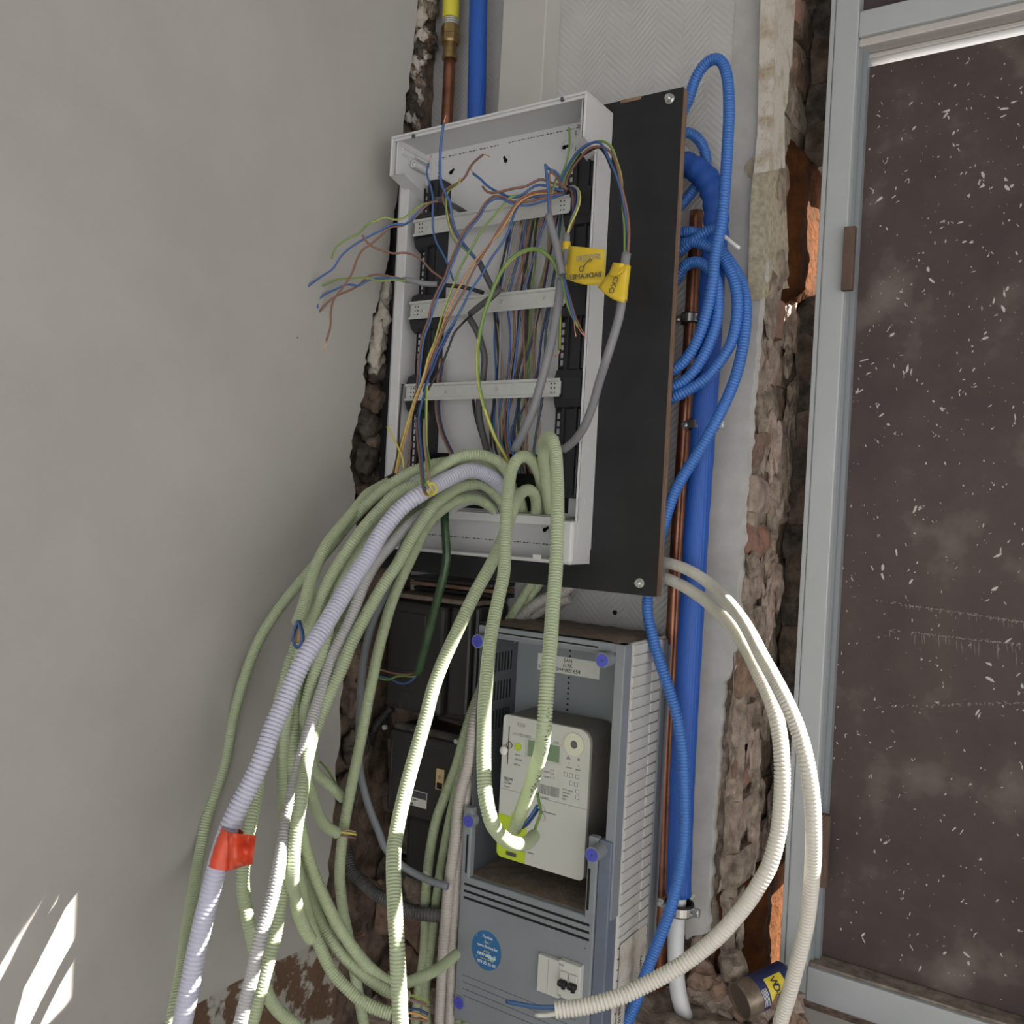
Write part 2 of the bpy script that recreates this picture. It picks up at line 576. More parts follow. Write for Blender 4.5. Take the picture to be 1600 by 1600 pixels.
def flecks(scale, keep, size, stretch, seed):
    mp = N.new('ShaderNodeMapping'); mp.inputs['Scale'].default_value = stretch; mp.inputs['Location'].default_value = (seed, seed, seed)
    mp.inputs['Rotation'].default_value = (0, 0.35 * seed, 0)
    L.new(tc.outputs['Object'], mp.inputs['Vector'])
    nz = N.new('ShaderNodeTexNoise'); nz.inputs['Scale'].default_value = 55
    L.new(mp.outputs[0], nz.inputs['Vector'])
    mx = N.new('ShaderNodeMix'); mx.data_type = 'VECTOR'; mx.inputs['Factor'].default_value = 0.022
    L.new(mp.outputs[0], mx.inputs[4]); L.new(nz.outputs['Color'], mx.inputs[5])
    vo = N.new('ShaderNodeTexVoronoi'); vo.inputs['Scale'].default_value = scale
    vo.inputs['Randomness'].default_value = 1
    L.new(mx.outputs[1], vo.inputs['Vector'])
    sep = N.new('ShaderNodeSeparateColor'); L.new(vo.outputs['Color'], sep.inputs[0])
    k = math_node(N, L, 'LESS_THAN', sep.outputs[0], keep)
    sz = math_node(N, L, 'MULTIPLY', sep.outputs[1], size)
    d = math_node(N, L, 'LESS_THAN', vo.outputs['Distance'], sz)
    return math_node(N, L, 'MULTIPLY', k, d)


fk2 = flecks(110, 0.22, 0.20, (1.2, 0.2, 0.9), 2.6)
mx = N.new('ShaderNodeMix'); mx.data_type = 'RGBA'
L.new(fk2, mx.inputs['Factor']); L.new(base, mx.inputs[6]); mx.inputs[7].default_value = (0.50, 0.48, 0.46, 1)
# pale scuffs
nz = N.new('ShaderNodeTexNoise'); nz.inputs['Scale'].default_value = 9; nz.inputs['Detail'].default_value = 8
L.new(tc.outputs['Object'], nz.inputs['Vector'])
rp = N.new('ShaderNodeValToRGB'); rp.color_ramp.elements[0].position = .56; rp.color_ramp.elements[1].position = .86
L.new(nz.outputs['Fac'], rp.inputs['Fac'])
mx2 = N.new('ShaderNodeMix'); mx2.data_type = 'RGBA'
L.new(rp.outputs['Color'], mx2.inputs['Factor']); L.new(mx.outputs[2], mx2.inputs[6]); mx2.inputs[7].default_value = (0.21, 0.17, 0.16, 1)
L.new(mx2.outputs[2], B.inputs['Base Color'])

# quilted ribs on the blue pipe sleeve: fine vertical grooves round the pipe
m = MATS['blue_foam']
N, L, B = nodes(m)
tc = N.new('ShaderNodeTexCoord'); sx = N.new('ShaderNodeSeparateXYZ'); L.new(tc.outputs['Object'], sx.inputs[0])
wv = math_node(N, L, 'SINE', math_node(N, L, 'MULTIPLY', math_node(N, L, 'ADD', sx.outputs['X'], math_node(N, L, 'MULTIPLY', sx.outputs['Z'], -0.0)), 2600.0))
bp = N.new('ShaderNodeBump'); bp.inputs['Strength'].default_value = 0.3; bp.inputs['Distance'].default_value = 0.0006
L.new(wv, bp.inputs['Height']); L.new(bp.outputs['Normal'], B.inputs['Normal'])

# ------------------------------------------------------------------ setting
XL = -0.971                       # left wall plane
XR = P(1213, 0, 0.0)[0] - .004     # corner of the brick pier beside the window
ZC = 2.62


def jag(pts, amp, sub, seed):
    """ragged version of an open 2-D outline"""
    out = []
    rnd = random.Random(seed)
    for (a, b), (c, d) in zip(pts[:-1], pts[1:]):
        for k in range(sub):
            t = k / sub
            j = 0 if (k == 0) else 1
            out.append((a + (c - a) * t + rnd.uniform(-amp, amp) * j, b + (d - b) * t + rnd.uniform(-amp, amp) * j * .6))
    out.append(pts[-1])
    return out


fl = MB().box((-1.3, -3.3, -0.1), (3.2, 0.4, 0.0)).build('floor', 'floor_dust'); struct(fl)
ce = MB().box((-1.3, -3.3, ZC), (3.2, 0.6, ZC + 0.12)).build('ceiling', 'ceiling_white'); struct(ce)
wr = MB().box((-1.3, -3.3, 0), (3.2, -3.4, .35)).box((-1.3, -3.3, 1.95), (3.2, -3.4, ZC)).box((-1.3, -3.3, .35), (-.7, -3.4, 1.95)).box((2.6, -3.3, .35), (3.2, -3.4, 1.95))
wr = wr.build('wall_rear', 'plaster'); struct(wr)     # rear wall out of view, wide opening added for frontal fill light

struct(MB().box((3.2, -3.3, 1.95), (3.35, 0.4, ZC)).box((3.2, -3.3, 0), (3.35, 0.4, .35)).build('wall_right', 'plaster'))  # out of view; low lintel added to darken the upper walls
# left wall: rough masonry core + a plaster layer with a broken edge
core = MB()
nY, nZ = 120, 90
ys = np.linspace(-0.62, 0.05, nY); zs = np.linspace(0.6, 2.45, nZ)
V = []
for z in zs:
    for y in ys:
        n1 = noise.noise(Vector((y * 14, z * 14, 3))) + .5 * noise.noise(Vector((y * 40, z * 40, 9))) + .25 * noise.noise(Vector((y * 90, z * 90, 1)))
        V.append((XL - 0.035 + 0.014 * n1, y, z))
F = [(j * nY + i, j * nY + i + 1, (j + 1) * nY + i + 1, (j + 1) * nY + i) for j in range(nZ - 1) for i in range(nY - 1)]
core.add(V, F, 0, True)
core.box((XL - 0.30, -3.3, 0), (XL - 0.055, 0.4, ZC), 0)
wl = struct(core.build('wall_left', 'masonry'))

edge_uv = [(672, -90), (662, -50), (653, 0), (646, 60), (641, 110), (634, 160), (630, 205), (624, 270), (616, 330), (608, 390), (600, 430), (588, 480),
           (582, 505), (575, 545), (569, 572), (571, 600), (564, 640), (552, 680), (546, 715), (551, 745), (556, 790), (557, 850), (553, 930),
           (546, 1010), (536, 1060), (531, 1120), (528, 1180), (524, 1240), (519, 1310), (509, 1390), (495, 1470), (462, 1488), (425, 1505), (375, 1531),
           (312, 1567), (230, 1606), (120, 1660)]
edge = [(PX(u, v, XL)[1], PX(u, v, XL)[2]) for u, v in edge_uv]
edge = jag(edge, 0.0045, 4, 3)
pl = MB()
# strip of quads from the broken edge to the far side, so that the face stays clean
ring = edge
zlow = edge[-1][1]
yfar = -3.3
right = [(y, z) for y, z in ring]
bmx = bmesh.new()
outline = [(yfar, ZC), (right[0][0], ZC)] + right + [(yfar, zlow)]
vs = [bmx.verts.new((XL, y, z)) for y, z in outline]
f = bmx.faces.new(vs)
ext = bmesh.ops.extrude_face_region(bmx, geom=[f])
for g in ext['geom']:
    if isinstance(g, bmesh.types.BMVert):
        g.co.x -= 0.028
        i = random.random()
        g.co.y += 0.006 * i
bmesh.ops.triangulate(bmx, faces=bmx.faces[:])
bmesh.ops.recalc_face_normals(bmx, faces=bmx.faces[:])
mi = [1 if abs(fc.normal.x) < 0.6 else 0 for fc in bmx.faces]
bmx.verts.index_update()
pl.add([v.co[:] for v in bmx.verts], [[v.index for v in fc.verts] for fc in bmx.faces], mi)
pl.build('plaster_layer', ['plaster', 'plaster_edge'], wl)
bmx.free()
# painted rough base under the plaster
low = MB()
nY, nZ = 70, 24
y1 = PX(560, 1500, XL)[1]
for_y = np.linspace(-1.1, -0.145, nY)
V = []
zt = [PX(495, 1472, XL)[2] + 0.012 - 0.0 * k for k in range(nY)]
for j in range(nZ):
    for i in range(nY):
        z = 0.55 + (zt[i] - 0.55) * j / (nZ - 1)
        n1 = noise.noise(Vector((for_y[i] * 16, z * 16, 30))) + .5 * noise.noise(Vector((for_y[i] * 45, z * 45, 5)))
        V.append((XL - 0.016 + 0.010 * n1, for_y[i], z))
F = [(j * nY + i, j * nY + i + 1, (j + 1) * nY + i + 1, (j + 1) * nY + i) for j in range(nZ - 1) for i in range(nY - 1)]
low.add(V, F, 0, True)
low.build('flaking_base', 'peeled_paint', wl)
# loose stones in the broken strip
for k, (u, v, sx_, sz_, dep) in enumerate([(585, 620, .05, .06, -.11), (590, 580, .05, .05, -.10), (575, 665, .06, .06, -.13), (588, 700, .06, .07, -.10), (570, 720, .05, .07, -.14),
                                           (590, 750, .07, .06, -.11), (572, 775, .05, .05, -.15), (596, 520, .04, .07, -.09), (606, 455, .03, .06, -.07),
                                           (548, 1085, .05, .09, -.14), (556, 1170, .05, .08, -.12), (545, 1230, .05, .07, -.13), (556, 1030, .06, .08, -.12), (560, 960, .05, .08, -.13)]):
    c = PX(u, v, XL - 0.022)
    MB().bm(blob(c, (0.030, sx_ * .9, sz_ * .8), k + 1.3, .6, 3), 0, True).build('stone', 'mortar_light' if k in (7, 8) else ('masonry' if k % 3 == 0 else 'stone_dark'), wl)
rz = random.Random(21)
for k in range(46):
    v = rz.uniform(-40, 215)
    u = np.interp(v, [-50, 0, 110, 205], [664, 655, 643, 632]) + rz.uniform(1, 26) * (1 - .3 * max(v, 0) / 215)
    c = PX(u, v, XL - .024)
    w_ = rz.uniform(.010, .026)
    MB().bm(blob(c, (w_ * .8, w_, w_ * rz.uniform(.8, 1.9)), 300 + k, .75, 3), 0, True).build('stone', ['mortar_light', 'mortar', 'stone_dark', 'peeled_paint'][k % 4], wl)
for k, v in enumerate((500, 530, 560, 455)):
    c = PX((597, 590, 588, 604)[k], v, XL - 0.012)
    MB().bm(blob(c, (0.022, 0.030, 0.05), 40 + k, .6, 3), 0, True).build('stone', 'mortar_light', wl)

# back wall: masonry core with openings, plaster skin with torn right edge
WX0, WX1 = XR - 0.05, 1.0        # window opening
WZ0, WZ1 = 0.80, 2.36
bk = MB()
bk.box((XL - 0.05, 0.012, 0), (WX0, 0.34, ZC))
bk.box((WX0, 0.02, 0), (WX1, 0.34, WZ0))
bk.box((WX0, 0.02, WZ1), (WX1, 0.34, ZC))
bk.box((WX1, 0.0, 0), (3.2, 0.34, ZC))
wb = struct(bk.build('wall_back', 'masonry'))
sk_uv = [(1220, -90), (1216, -40), (1213, 0), (1211, 60), (1208, 130), (1204, 200), (1199, 300), (1194, 400), (1189, 480), (1183, 550), (1178, 600), (1170, 700), (1161, 800),
         (1157, 880), (1153, 950), (1143, 1045), (1130, 1066), (1126, 1130), (1120, 1200), (1113, 1300), (1107, 1400), (1103, 1460), (1075, 1462), (1068, 1465)]
sk = [(P(u, v, 0)[0], P(u, v, 0)[2]) for u, v in sk_uv]
sk = jag(sk, 0.0022, 4, 5)
sp_x = P(1150, 0, 0)[0]


def skin(outline, name, m, y0=-0.001, th=0.014):
    bmx = bmesh.new()
    vs = [bmx.verts.new((x, y0, z)) for x, z in outline]
    f = bmx.faces.new(vs)
    ext = bmesh.ops.extrude_face_region(bmx, geom=[f])
    for g in ext['geom']:
        if isinstance(g, bmesh.types.BMVert):
            g.co.y += th
    bmesh.ops.triangulate(bmx, faces=bmx.faces[:])
    bmesh.ops.recalc_face_normals(bmx, faces=bmx.faces[:])
    b = MB(); b.bm(bmx)
    return b.build(name, m, wb)


zb = sk[-1][1]
left_x = P(676, 100, 0)[0]
zrow = np.linspace(zb, ZC, 420)
skz = sorted(sk, key=lambda q: q[1])
rj = random.Random(17)
V = []
for z in zrow:
    xe = np.interp(z, [q[1] for q in skz], [q[0] for q in skz]) + .0022 * noise.noise(Vector((z * 70, 1, 2))) + .001 * noise.noise(Vector((z * 220, 5, 2)))
    if z < zb + .012:
        xe = min(xe, sp_x + .02)
    xe = max(xe, sp_x + .004)
    V += [(sp_x, -.0018, z), (xe, -.0018, z), (xe + .002 + .003 * noise.noise(Vector((z * 60, 9, 4))), .0125, z)]
F = []
for j in range(len(zrow) - 1):
    F += [(3 * j, 3 * j + 1, 3 * j + 4, 3 * j + 3), (3 * j + 1, 3 * j + 2, 3 * j + 5, 3 * j + 4)]
MB().add(V, F).build('plaster_strip', 'plaster_smooth', wb)
skin([(left_x, ZC), (sp_x + .025, ZC), (sp_x + .025, 1.45), (sp_x + .008, zb + .004), (-0.69, zb), (-0.70, 1.30), (left_x + .012, 1.33), (left_x + .006, 1.9)], 'wallpaper', 'woven_paper', y0=-0.0004)
hp = P(1180, 262, -.001)
MB().cyl(hp, hp + np.array((0, -.0022, 0)), 0.0150, n=22).build('hole_patch', 'patch_mesh', wb)
hp = P(961, 957, 0)
MB().cyl(hp, hp + np.array((0, -.0012, 0)), 0.004, n=6).build('hole_patch', 'hole_shade', wb)

# brick pier: rough mortar faces with each brick a piece
rz = random.Random(11)


def rough_sheet(f, nu, nv, name, m_):
    V = [f(i / (nu - 1), j / (nv - 1)) for j in range(nv) for i in range(nu)]
    b = MB().add(V, [(j * nu + i, j * nu + i + 1, (j + 1) * nu + i + 1, (j + 1) * nu + i) for j in range(nv - 1) for i in range(nu - 1)], 0, True)
    if isinstance(m_, list):
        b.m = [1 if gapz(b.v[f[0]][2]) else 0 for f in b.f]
    return b.build(name, m_, wb)


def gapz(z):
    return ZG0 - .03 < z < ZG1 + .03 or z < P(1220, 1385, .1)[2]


def nz3(a, b):
    return noise.noise(Vector((a * 22, b * 22, 3))) + .6 * noise.noise(Vector((a * 55, b * 55, 8))) + .4 * noise.noise(Vector((a * 120, b * 120, 8)))


ZG0, ZG1 = P(1285, 440, .12)[2], P(1285, 235, .12)[2]     # open gap behind the frame


def front_f(a, b):
    x = P(1068, 1470, 0)[0] - .02 + (XR + .004 - (P(1068, 1470, 0)[0] - .02)) * a
    z = .66 + 1.8 * b
    rd = max(0, (x - (XR - .02)) / .02)
    return (x, max(.0140, .018 + .006 * nz3(x, z)) + .014 * rd * rd, z)


def reveal_f(a, b):
    y = .004 + .33 * a ** 1.3
    z = .66 + 1.8 * b
    n1 = nz3(y, z)
    gap = 0
    if ZG0 - .03 < z < ZG1 + .03:
        gap = min(1, (z - ZG0 + .03) / .03, (ZG1 + .03 - z) / .03)
    if z < P(1220, 1385, .1)[2]:
        gap = 1
    dk = max(0, min(1, (y - .07) / .05)) * gap
    x = XR - .009 + .006 * n1
    return (x * (1 - dk) + (-.395 + .004 * n1) * dk, y, z)


rough_sheet(front_f, 40, 300, 'mortar_bed', 'mortar')
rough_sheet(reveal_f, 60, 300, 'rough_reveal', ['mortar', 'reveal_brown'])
z = 0.66
k = 0
while z < 2.45:
    h = rz.uniform(0.050, 0.060)
    y = rz.uniform(.010, .015)
    for q_ in range(2):
        d_ = rz.uniform(.095, .11)
        pr_ = rz.uniform(-.004, .009) - (0 if q_ == 0 else .003)
        if q_ == 1 and (ZG0 - .05 < z < ZG1 + .02 or z < P(1220, 1385, .1)[2]):
            continue
        wdt = .12 if q_ == 0 else .06
        c = (XR + pr_ - wdt / 2, y + d_ / 2 + .004, z + h / 2)
        MB().bm(rough_block(c, (wdt, d_, h), k, 4, 0.17)).build('brick', ['brick_grey', 'brick_brown', 'mortar', 'brick_grey', 'brick_red'][(k // 2) % 5] if q_ == 0 else ['mortar', 'brick_brown', 'masonry'][k % 6 // 2], wb)
        y += d_ + .008
        k += 1
    z += h + 0.011
for k in range(46):
    zz = rz.uniform(0.78, 1.98)
    w_ = rz.uniform(.02, .05)
    c = (XR + rz.uniform(-.004, .004), rz.uniform(.024, .085 if (ZG0 - .05 < zz < ZG1 + .05 or zz < .99) else .19), zz)
    MB().bm(blob(c, (rz.uniform(.012, .024), w_, rz.uniform(.03, .12)), 60 + k, .7, 3)).build('mortar_lump', ['mortar', 'mortar', 'brick_grey'][k % 3], wb)
for k in range(10):
    zz = rz.uniform(.88, 1.2)
    c = (XR - rz.uniform(.01, .05), rz.uniform(.016, .020), zz)
    MB().bm(blob(c, (rz.uniform(.02, .04), .014, rz.uniform(.03, .07)), 160 + k, .7, 3)).build('mortar_lump', ['mortar', 'brick_grey'][k % 2], wb)
# remnants of plaster and wallpaper at the pier's top
for uvs, m_ in (([(1213, -60), (1247, -60), (1243, 0), (1240, 60), (1237, 100), (1233, 115), (1231, 160), (1226, 175), (1227, 262), (1200, 268), (1206, 205)], 'mortar_light'),
                ([(1203, 235), (1226, 240), (1229, 330), (1233, 400), (1237, 450), (1222, 452), (1212, 440), (1206, 460), (1190, 468), (1192, 400), (1196, 300)], 'patch_mesh')):
    xo = XR + (.010 if m_ == 'mortar_light' else .0085)
    pts = [PX(u, v, xo) for u, v in uvs]
    pts = [np.array((xo, a, b)) for a, b in jag([(p[1], p[2]) for p in pts] + [(pts[0][1], pts[0][2])], .0012, 3, 8)[:-1]]
    MB().poly(pts, (-.02, 0, 0)).build('plaster_remnant', m_, wb)
# rough brown masonry of the back wall low on the left
rz = random.Random(5)
k = 0
z = 0.70
while z < 1.22:
    h = rz.uniform(.05, .066)
    x = XL + rz.uniform(-.03, 0.0)
    while x < -0.60:
        w_ = rz.uniform(.07, .13)
        c = (x + w_ / 2, -0.012 + rz.uniform(-.012, .01), z + h / 2)
        MB().bm(rough_block(c, (w_, .07, h), 100 + k, 3, .32)).build('brick', ['brick_brown', 'stone_dark', 'masonry', 'brick_brown'][k % 4], wb)
        x += w_ + .008
        k += 1
    z += h + .010
for k in range(12):
    c = P(rz.uniform(545, 680), rz.uniform(1345, 1600), -.06)
    MB().bm(blob(c, (rz.uniform(.03, .06), .04, rz.uniform(.03, .07)), 160 + k, .6)).build('stone', ['stone_dark', 'mortar', 'brick_brown'][k % 3], wb)

# painted batten on the wall
a, b_ = P(783, 60, -.045), P(851, 60, -.045)
struct(MB().box((a[0], -0.045, 1.9), (b_[0], -0.0005, ZC), 0, .002).build('trim_1', 'paint_cream'))

# ------------------------------------------------------------------ window
FY = 0.116
x_out = P(1300, 0, FY)[0] - .001
x_in = P(1341, 56, FY)[0]
z_hd = P(1347.5, 56, FY)[2]
z_hd_top = P(1345, 17, FY)[2]
z_sl = P(1269, 1511, FY)[2]
z_sl_bot = P(1256, 1560, FY)[2]
PYB = 0.152
xj = 0.0
w1_ = thing('window_1', 'x', 'x', (x_out, FY, z_sl))
for kk in ('label', 'category'):
    del w1_[kk]
struct(w1_)
MB().box((x_out, FY, z_sl_bot), (x_out + .007, FY + .06, WZ1), 0, .001).box((x_out + .0075, FY - .002, z_sl_bot), (x_in, FY + .06, WZ1), 0, .002).build('frame_post', 'frame_paint', w1_)
MB().box((x_in, FY, z_hd), (xj - .03, FY + .06, z_hd_top), 0, .002).build('head_rail', 'frame_paint', w1_)
MB().box((x_in - .0, FY - .004, z_sl_bot), (xj - .03, FY + .06, z_sl), 0, .002).build('sill_rail', 'frame_paint', w1_)
MB().box((x_in, FY + .004, z_sl), (xj - .03, FY + .07, z_sl + .004), 0, .001).build('sill_ledge', 'sill_dirt', w1_)
MB().box((x_in, FY + .012, z_sl + .004), (x_in + .004, FY + .07, z_hd), 0).box((x_in + .004, FY + .022, z_sl + .004), (x_in + .010, FY + .07, z_hd), 0).build('post_rebate', 'frame_dark', w1_)
MB().box((x_in, FY + .006, z_hd - .012), (xj - .03, FY + .08, z_hd), 0, .002).box((x_in + .002, FY + .03, z_hd - .02), (xj - .03, FY + .10, z_hd - .0125), 0, .002).build('head_bead', 'aluminium', w1_)
MB().box((xj - .03, FY - .002, z_sl_bot), (xj, FY + .06, WZ1), 0, .002).build('frame_post', 'frame_paint', w1_)
MB().box((x_out, FY + .002, WZ1 - .04), (xj, FY + .06, WZ1), 0).build('head_rail', 'frame_paint', w1_)
# the boards
b = MB()
pt = P(1351, 106, PYB)[2]
xp0 = P(1351, 106, PYB)[0]
b.box((xp0, PYB, z_sl + .0045), (xj - .031, PYB + .015, pt), 0, .001)
bp_ = thing('boarding_panel', 'brown board flecked with white paint filling the window frame', 'panel', (xp0, PYB, z_sl))
b.build('board', 'board_brown', bp_)
rf = random.Random(31)
fk_ = MB()


def fleck(x, z, ln, wd, ang):
    n_ = 7
    pts = []
    for i in range(n_):
        a_ = 2 * math.pi * i / n_
        r_ = rf.uniform(.45, 1.15)
        q = (math.cos(a_) * ln * r_, math.sin(a_) * wd * r_)
        pts.append((x + q[0] * math.cos(ang) - q[1] * math.sin(ang), PYB - .0005, z + q[0] * math.sin(ang) + q[1] * math.cos(ang)))
    fk_.poly(pts, (0, .0006, 0))


for _ in range(800):
    zz = rf.uniform(z_sl + .02, pt - .01)
    if rf.random() > .35 + .65 * (zz - z_sl) / (pt - z_sl):
        continue
    xx = rf.uniform(xp0 + .004, xj - .035)
    big = rf.random()
    sc_ = .0009 if big < .62 else (.0022 if big < .92 else .0046)
    ang = math.pi / 2 + rf.gauss(-.25, .55)
    for _k in range(1 if big < .75 else rf.randint(1, 3)):
        fleck(xx + rf.uniform(-1, 1) * sc_ * 1.6, zz + rf.uniform(-1, 1) * sc_ * 2.4, sc_ * rf.uniform(.7, 1.7), sc_ * rf.uniform(.18, .5), ang + rf.gauss(0, .5))
o_ = fk_.build('paint_flecks', 'fleck_paint', bp_)
o_['kind'] = 'stuff'
fk_ = MB()
# scraped lines with runs beneath
for (u0, v0, u1, v1, run, n_) in ((1365, 938, 1600, 972, .012, 150), (1375, 983, 1600, 1008, .03, 110), (1362, 1105, 1600, 1098, .004, 70)):
    for i in range(n_):
        t_ = rf.random() ** .7
        p = P(u0 + (u1 - u0) * t_, v0 + (v1 - v0) * t_, PYB)
        fleck(p[0], p[2] + rf.gauss(0, .0008), .0016 * rf.uniform(.4, 1.3), .0006 * rf.uniform(.5, 1.4), rf.gauss(-.15, .4))
        if rf.random() < .25:
            l_ = run * rf.uniform(.15, 1) * (.3 + .7 * t_)
            fleck(p[0], p[2] - l_ * .6, l_ * .6, .00028, math.pi / 2 + rf.gauss(.1, .05))
o_ = fk_.build('scraped_lines', 'fleck_thin', bp_)
o_['kind'] = 'stuff'

tag(MB().box((x_in, FY + .022, z_hd_top + .001), (xj - .031, FY + .036, WZ1 - .041)).build('boarding_panel', 'board_brown'),
    'sliver of brown board above the grey head rail of the window', 'panel')
# small wood packers wedged between post and board
for (u, v, u2, v2, lab) in ((1322, 358, 1334, 455, 'short brown wooden packer wedged on the frame at mid height of the board'),
                            (1281, 1268, 1293, 1385, 'dark wooden packer wedged on the frame near the window sill')):
    a, c = P(u, v, FY - .002), P(u2, v2, FY - .002)
    tag(MB().box((a[0], FY - .014, a[2]), (c[0], FY - .0025, c[2]), 0, .001).build('wood_packer', 'packer_wood'), lab, 'packer')
# second, right-hand light of the window: unseen, added masks leave a slot for sun
w2_ = thing('window_2', 'x', 'x', (xj, FY, .9))
for kk in ('label', 'category'):
    del w2_[kk]
struct(w2_)
MB().box((WX1 - .05, FY, WZ0), (WX1, FY + .06, WZ1), 0, .002).build('frame_post', 'frame_paint', w2_)
MB().box((xj, FY, WZ0), (WX1 - .05, FY + .06, z_sl), 0, .002).build('sill_rail', 'frame_paint', w2_)
MB().box((xj, PYB, z_sl), (WX1 - .05, PYB + .012, 1.744)).build('sun_mask_low', 'board_brown', w2_)
MB().box((xj, PYB, 1.943), (WX1 - .05, PYB + .012, WZ1)).build('sun_mask_high', 'frame_paint', w2_)
MB().box((WX0, 0.03, WZ0 - .02), (WX1, FY + .0, z_sl_bot - .034)).build('sill_backing', 'mortar', w2_)
# strips of old filler in the gap behind the frame, shaped to block the sun
for (v0, v1) in ((-60, 225), (445, 1375)):
    z0 = P(1290, v0, .1)[2]; z1 = P(1260, v1, .1)[2]
    n_ = max(2, int(abs(z1 - z0) / .055))
    for i in range(n_):
        zz = z0 + (z1 - z0) * (i + .5) / n_
        MB().bm(rough_block((-.372, .242, zz), (.088, .125, abs(z1 - z0) / n_ + .016), 300 + i, 2, .12)).build('filler_lump', 'masonry' if i % 2 else 'stone_dark', wb)
# sill board and rubble ledge
sb = P(1225, 1575, 0.03)
zt2 = z_sl_bot - .010
struct(MB().box((P(1203, 1578, .05)[0], -0.045, zt2 - .022), (0.6, FY - .001, zt2), 0, .002).build('trim_2', 'paint_cream'))
zl = P(1180, 1593, -.03)[2]
ledge = MB()
nX, nY = 40, 16
V = []
for j in range(nY):
    for i in range(nX):
        x = -0.60 + (XR + .10 + .60) * i / (nX - 1); y = -0.12 + .14 * j / (nY - 1)
        V.append((x, y, zl - .012 + .012 * noise.noise(Vector((x * 30, y * 30, 4))) - (0.12 if j == 0 else 0)))
F = [(j * nX + i, j * nX + i + 1, (j + 1) * nX + i + 1, (j + 1) * nX + i) for j in range(nY - 1) for i in range(nX - 1)]
ledge.add(V, F, 0, True)
ledge.build('rubble_ledge', 'mortar', wb)
for k in range(16):
    c = P(rz.uniform(1085, 1240), rz.uniform(1500, 1600), -.015)
    MB().bm(blob((c[0], c[1], max(c[2], zl)), (rz.uniform(.03, .05), .035, rz.uniform(.02, .045)), 200 + k, .6)).build('stone', ['mortar', 'brick_grey', 'brick_brown'][k % 3], wb)

# ------------------------------------------------------------------ plywood mounting board
BY = -0.116                       # front of the board
bx1 = P(1068.5, 136, BY)[0]
bx0 = P(600, 560, BY)[0]
bz1 = P(1066, 136, BY)[2]
bz0 = P(1018.7, 932, BY)[2]
bd = thing('mounting_board', 'black film-faced plywood board behind the white enclosure', 'board', ((bx0 + bx1) / 2, BY, bz0))
MB().box((bx0, BY, bz0), (bx1 - .0004, BY + .001, bz1)).build('black_face', 'ply_black', bd)
pe = MB()
for k in range(5):
    pe.box((bx0, BY + .001 + k * .0026, bz0 + .0003 * (k % 2)), (bx1 - .0003 * (k % 2), BY + .0036 + k * .0026, bz1 - .0003 * (k % 2)))
pe.build('plywood_core', 'ply_edge', bd)
nf = MB()
q = P(990, 152, BY)
nf.box((P(970, 158, BY)[0], BY - .0006, bz1 - .004), (P(1002, 150, BY)[0], BY + .002, bz1 + .0005))
nf.build('chipped_edge', 'ply_edge', bd)


def bolt(u, v, y, parent, r=.0052, m_='zinc_bright'):
    c = P(u, v, y)
    o = MB().cyl(c, c + np.array((0, -.0014, 0)), r * 1.25, n=20).build('bolt', m_, parent)
    MB().cyl(c + np.array((0, -.0014, 0)), c + np.array((0, -.007, 0)), r, n=6, smooth=False).cyl(c + np.array((0, -.007, 0)), c + np.array((0, -.011, 0)), r * .5, n=10).build('nut', m_, o)


bolt(1047, 155, BY, bd)
bolt(1000, 911, BY, bd)
# stand-offs that carry the board
for (x, z) in ((bx0 + .05, bz1 - .05), (bx1 - .03, bz1 - .05), (bx1 - .05, bz0 + .03), (bx0 + .05, bz0 + .06)):
    MB().cyl((x, BY + .013, z), (x, .001, z), .006, n=10).build('standoff', 'zinc', bd)

# ------------------------------------------------------------------ white enclosure
EF = -0.193                       # front of the head section
EB = BY - .0006                   # back
ex0 = P(611, 217, EF)[0]
ex1 = P(917, 141, EF)[0]
ez1 = P(917, 141, EF)[2]
ez_h = P(917, 212, EF)[2]         # underside of the head section
ES = -0.158                       # front of the side walls
sx0 = P(612, 520, ES)[0]
sx1 = P(956, 217, EB)[0]
rin = sx1 - P(926, 330, ES)[0]
ez0 = P(860, 880, -.17)[2]
en = thing('distribution_enclosure', 'open white plastic distribution enclosure with three metal rails full of loose wires', 'enclosure', ((ex0 + ex1) / 2, EB, ez0))
wtk = .0035
b = MB()
op_z0, op_z1 = P(790, 797, -.13)[2], P(790, 708, -.13)[2]
ox0, ox1 = P(668, 760, -.13)[0], P(884, 760, -.13)[0]
b.box((sx0, EB, op_z1), (sx1, EB - .003, ez1 - .002))
b.box((sx0, EB, ez0), (sx1, EB - .003, op_z0))
b.box((sx0, EB, op_z0), (ox0, EB - .003, op_z1))
b.box((ox1, EB, op_z0), (sx1, EB - .003, op_z1))
b.build('back_plate', 'white_plastic', en)
MB().box((ox0, EB - .0002, op_z0), (ox1, EB - .0008, op_z1)).build('cable_opening', 'hole_shade', en)  # flat black sheet paints the dark inside the opening
# side walls: rounded channels
for s_, xa in ((0, sx0), (1, sx1)):
    sgn = 1 if s_ == 0 else -1
    MB().box((xa, EB, ez0 + .01), (xa + sgn * wtk, ES, ez_h + .004), 0, .001).box((xa + sgn * .0, ES + .0035, ez0 + .02), (xa + sgn * (.020 if s_ == 0 else rin), ES, ez_h + .004), 0, .0016).box((xa + sgn * (.018 if s_ == 0 else rin - .002), EB, ez0 + .02), (xa + sgn * (.020 if s_ == 0 else rin), ES + .002, ez_h + .004)).build('side_wall', 'white_plastic', en)
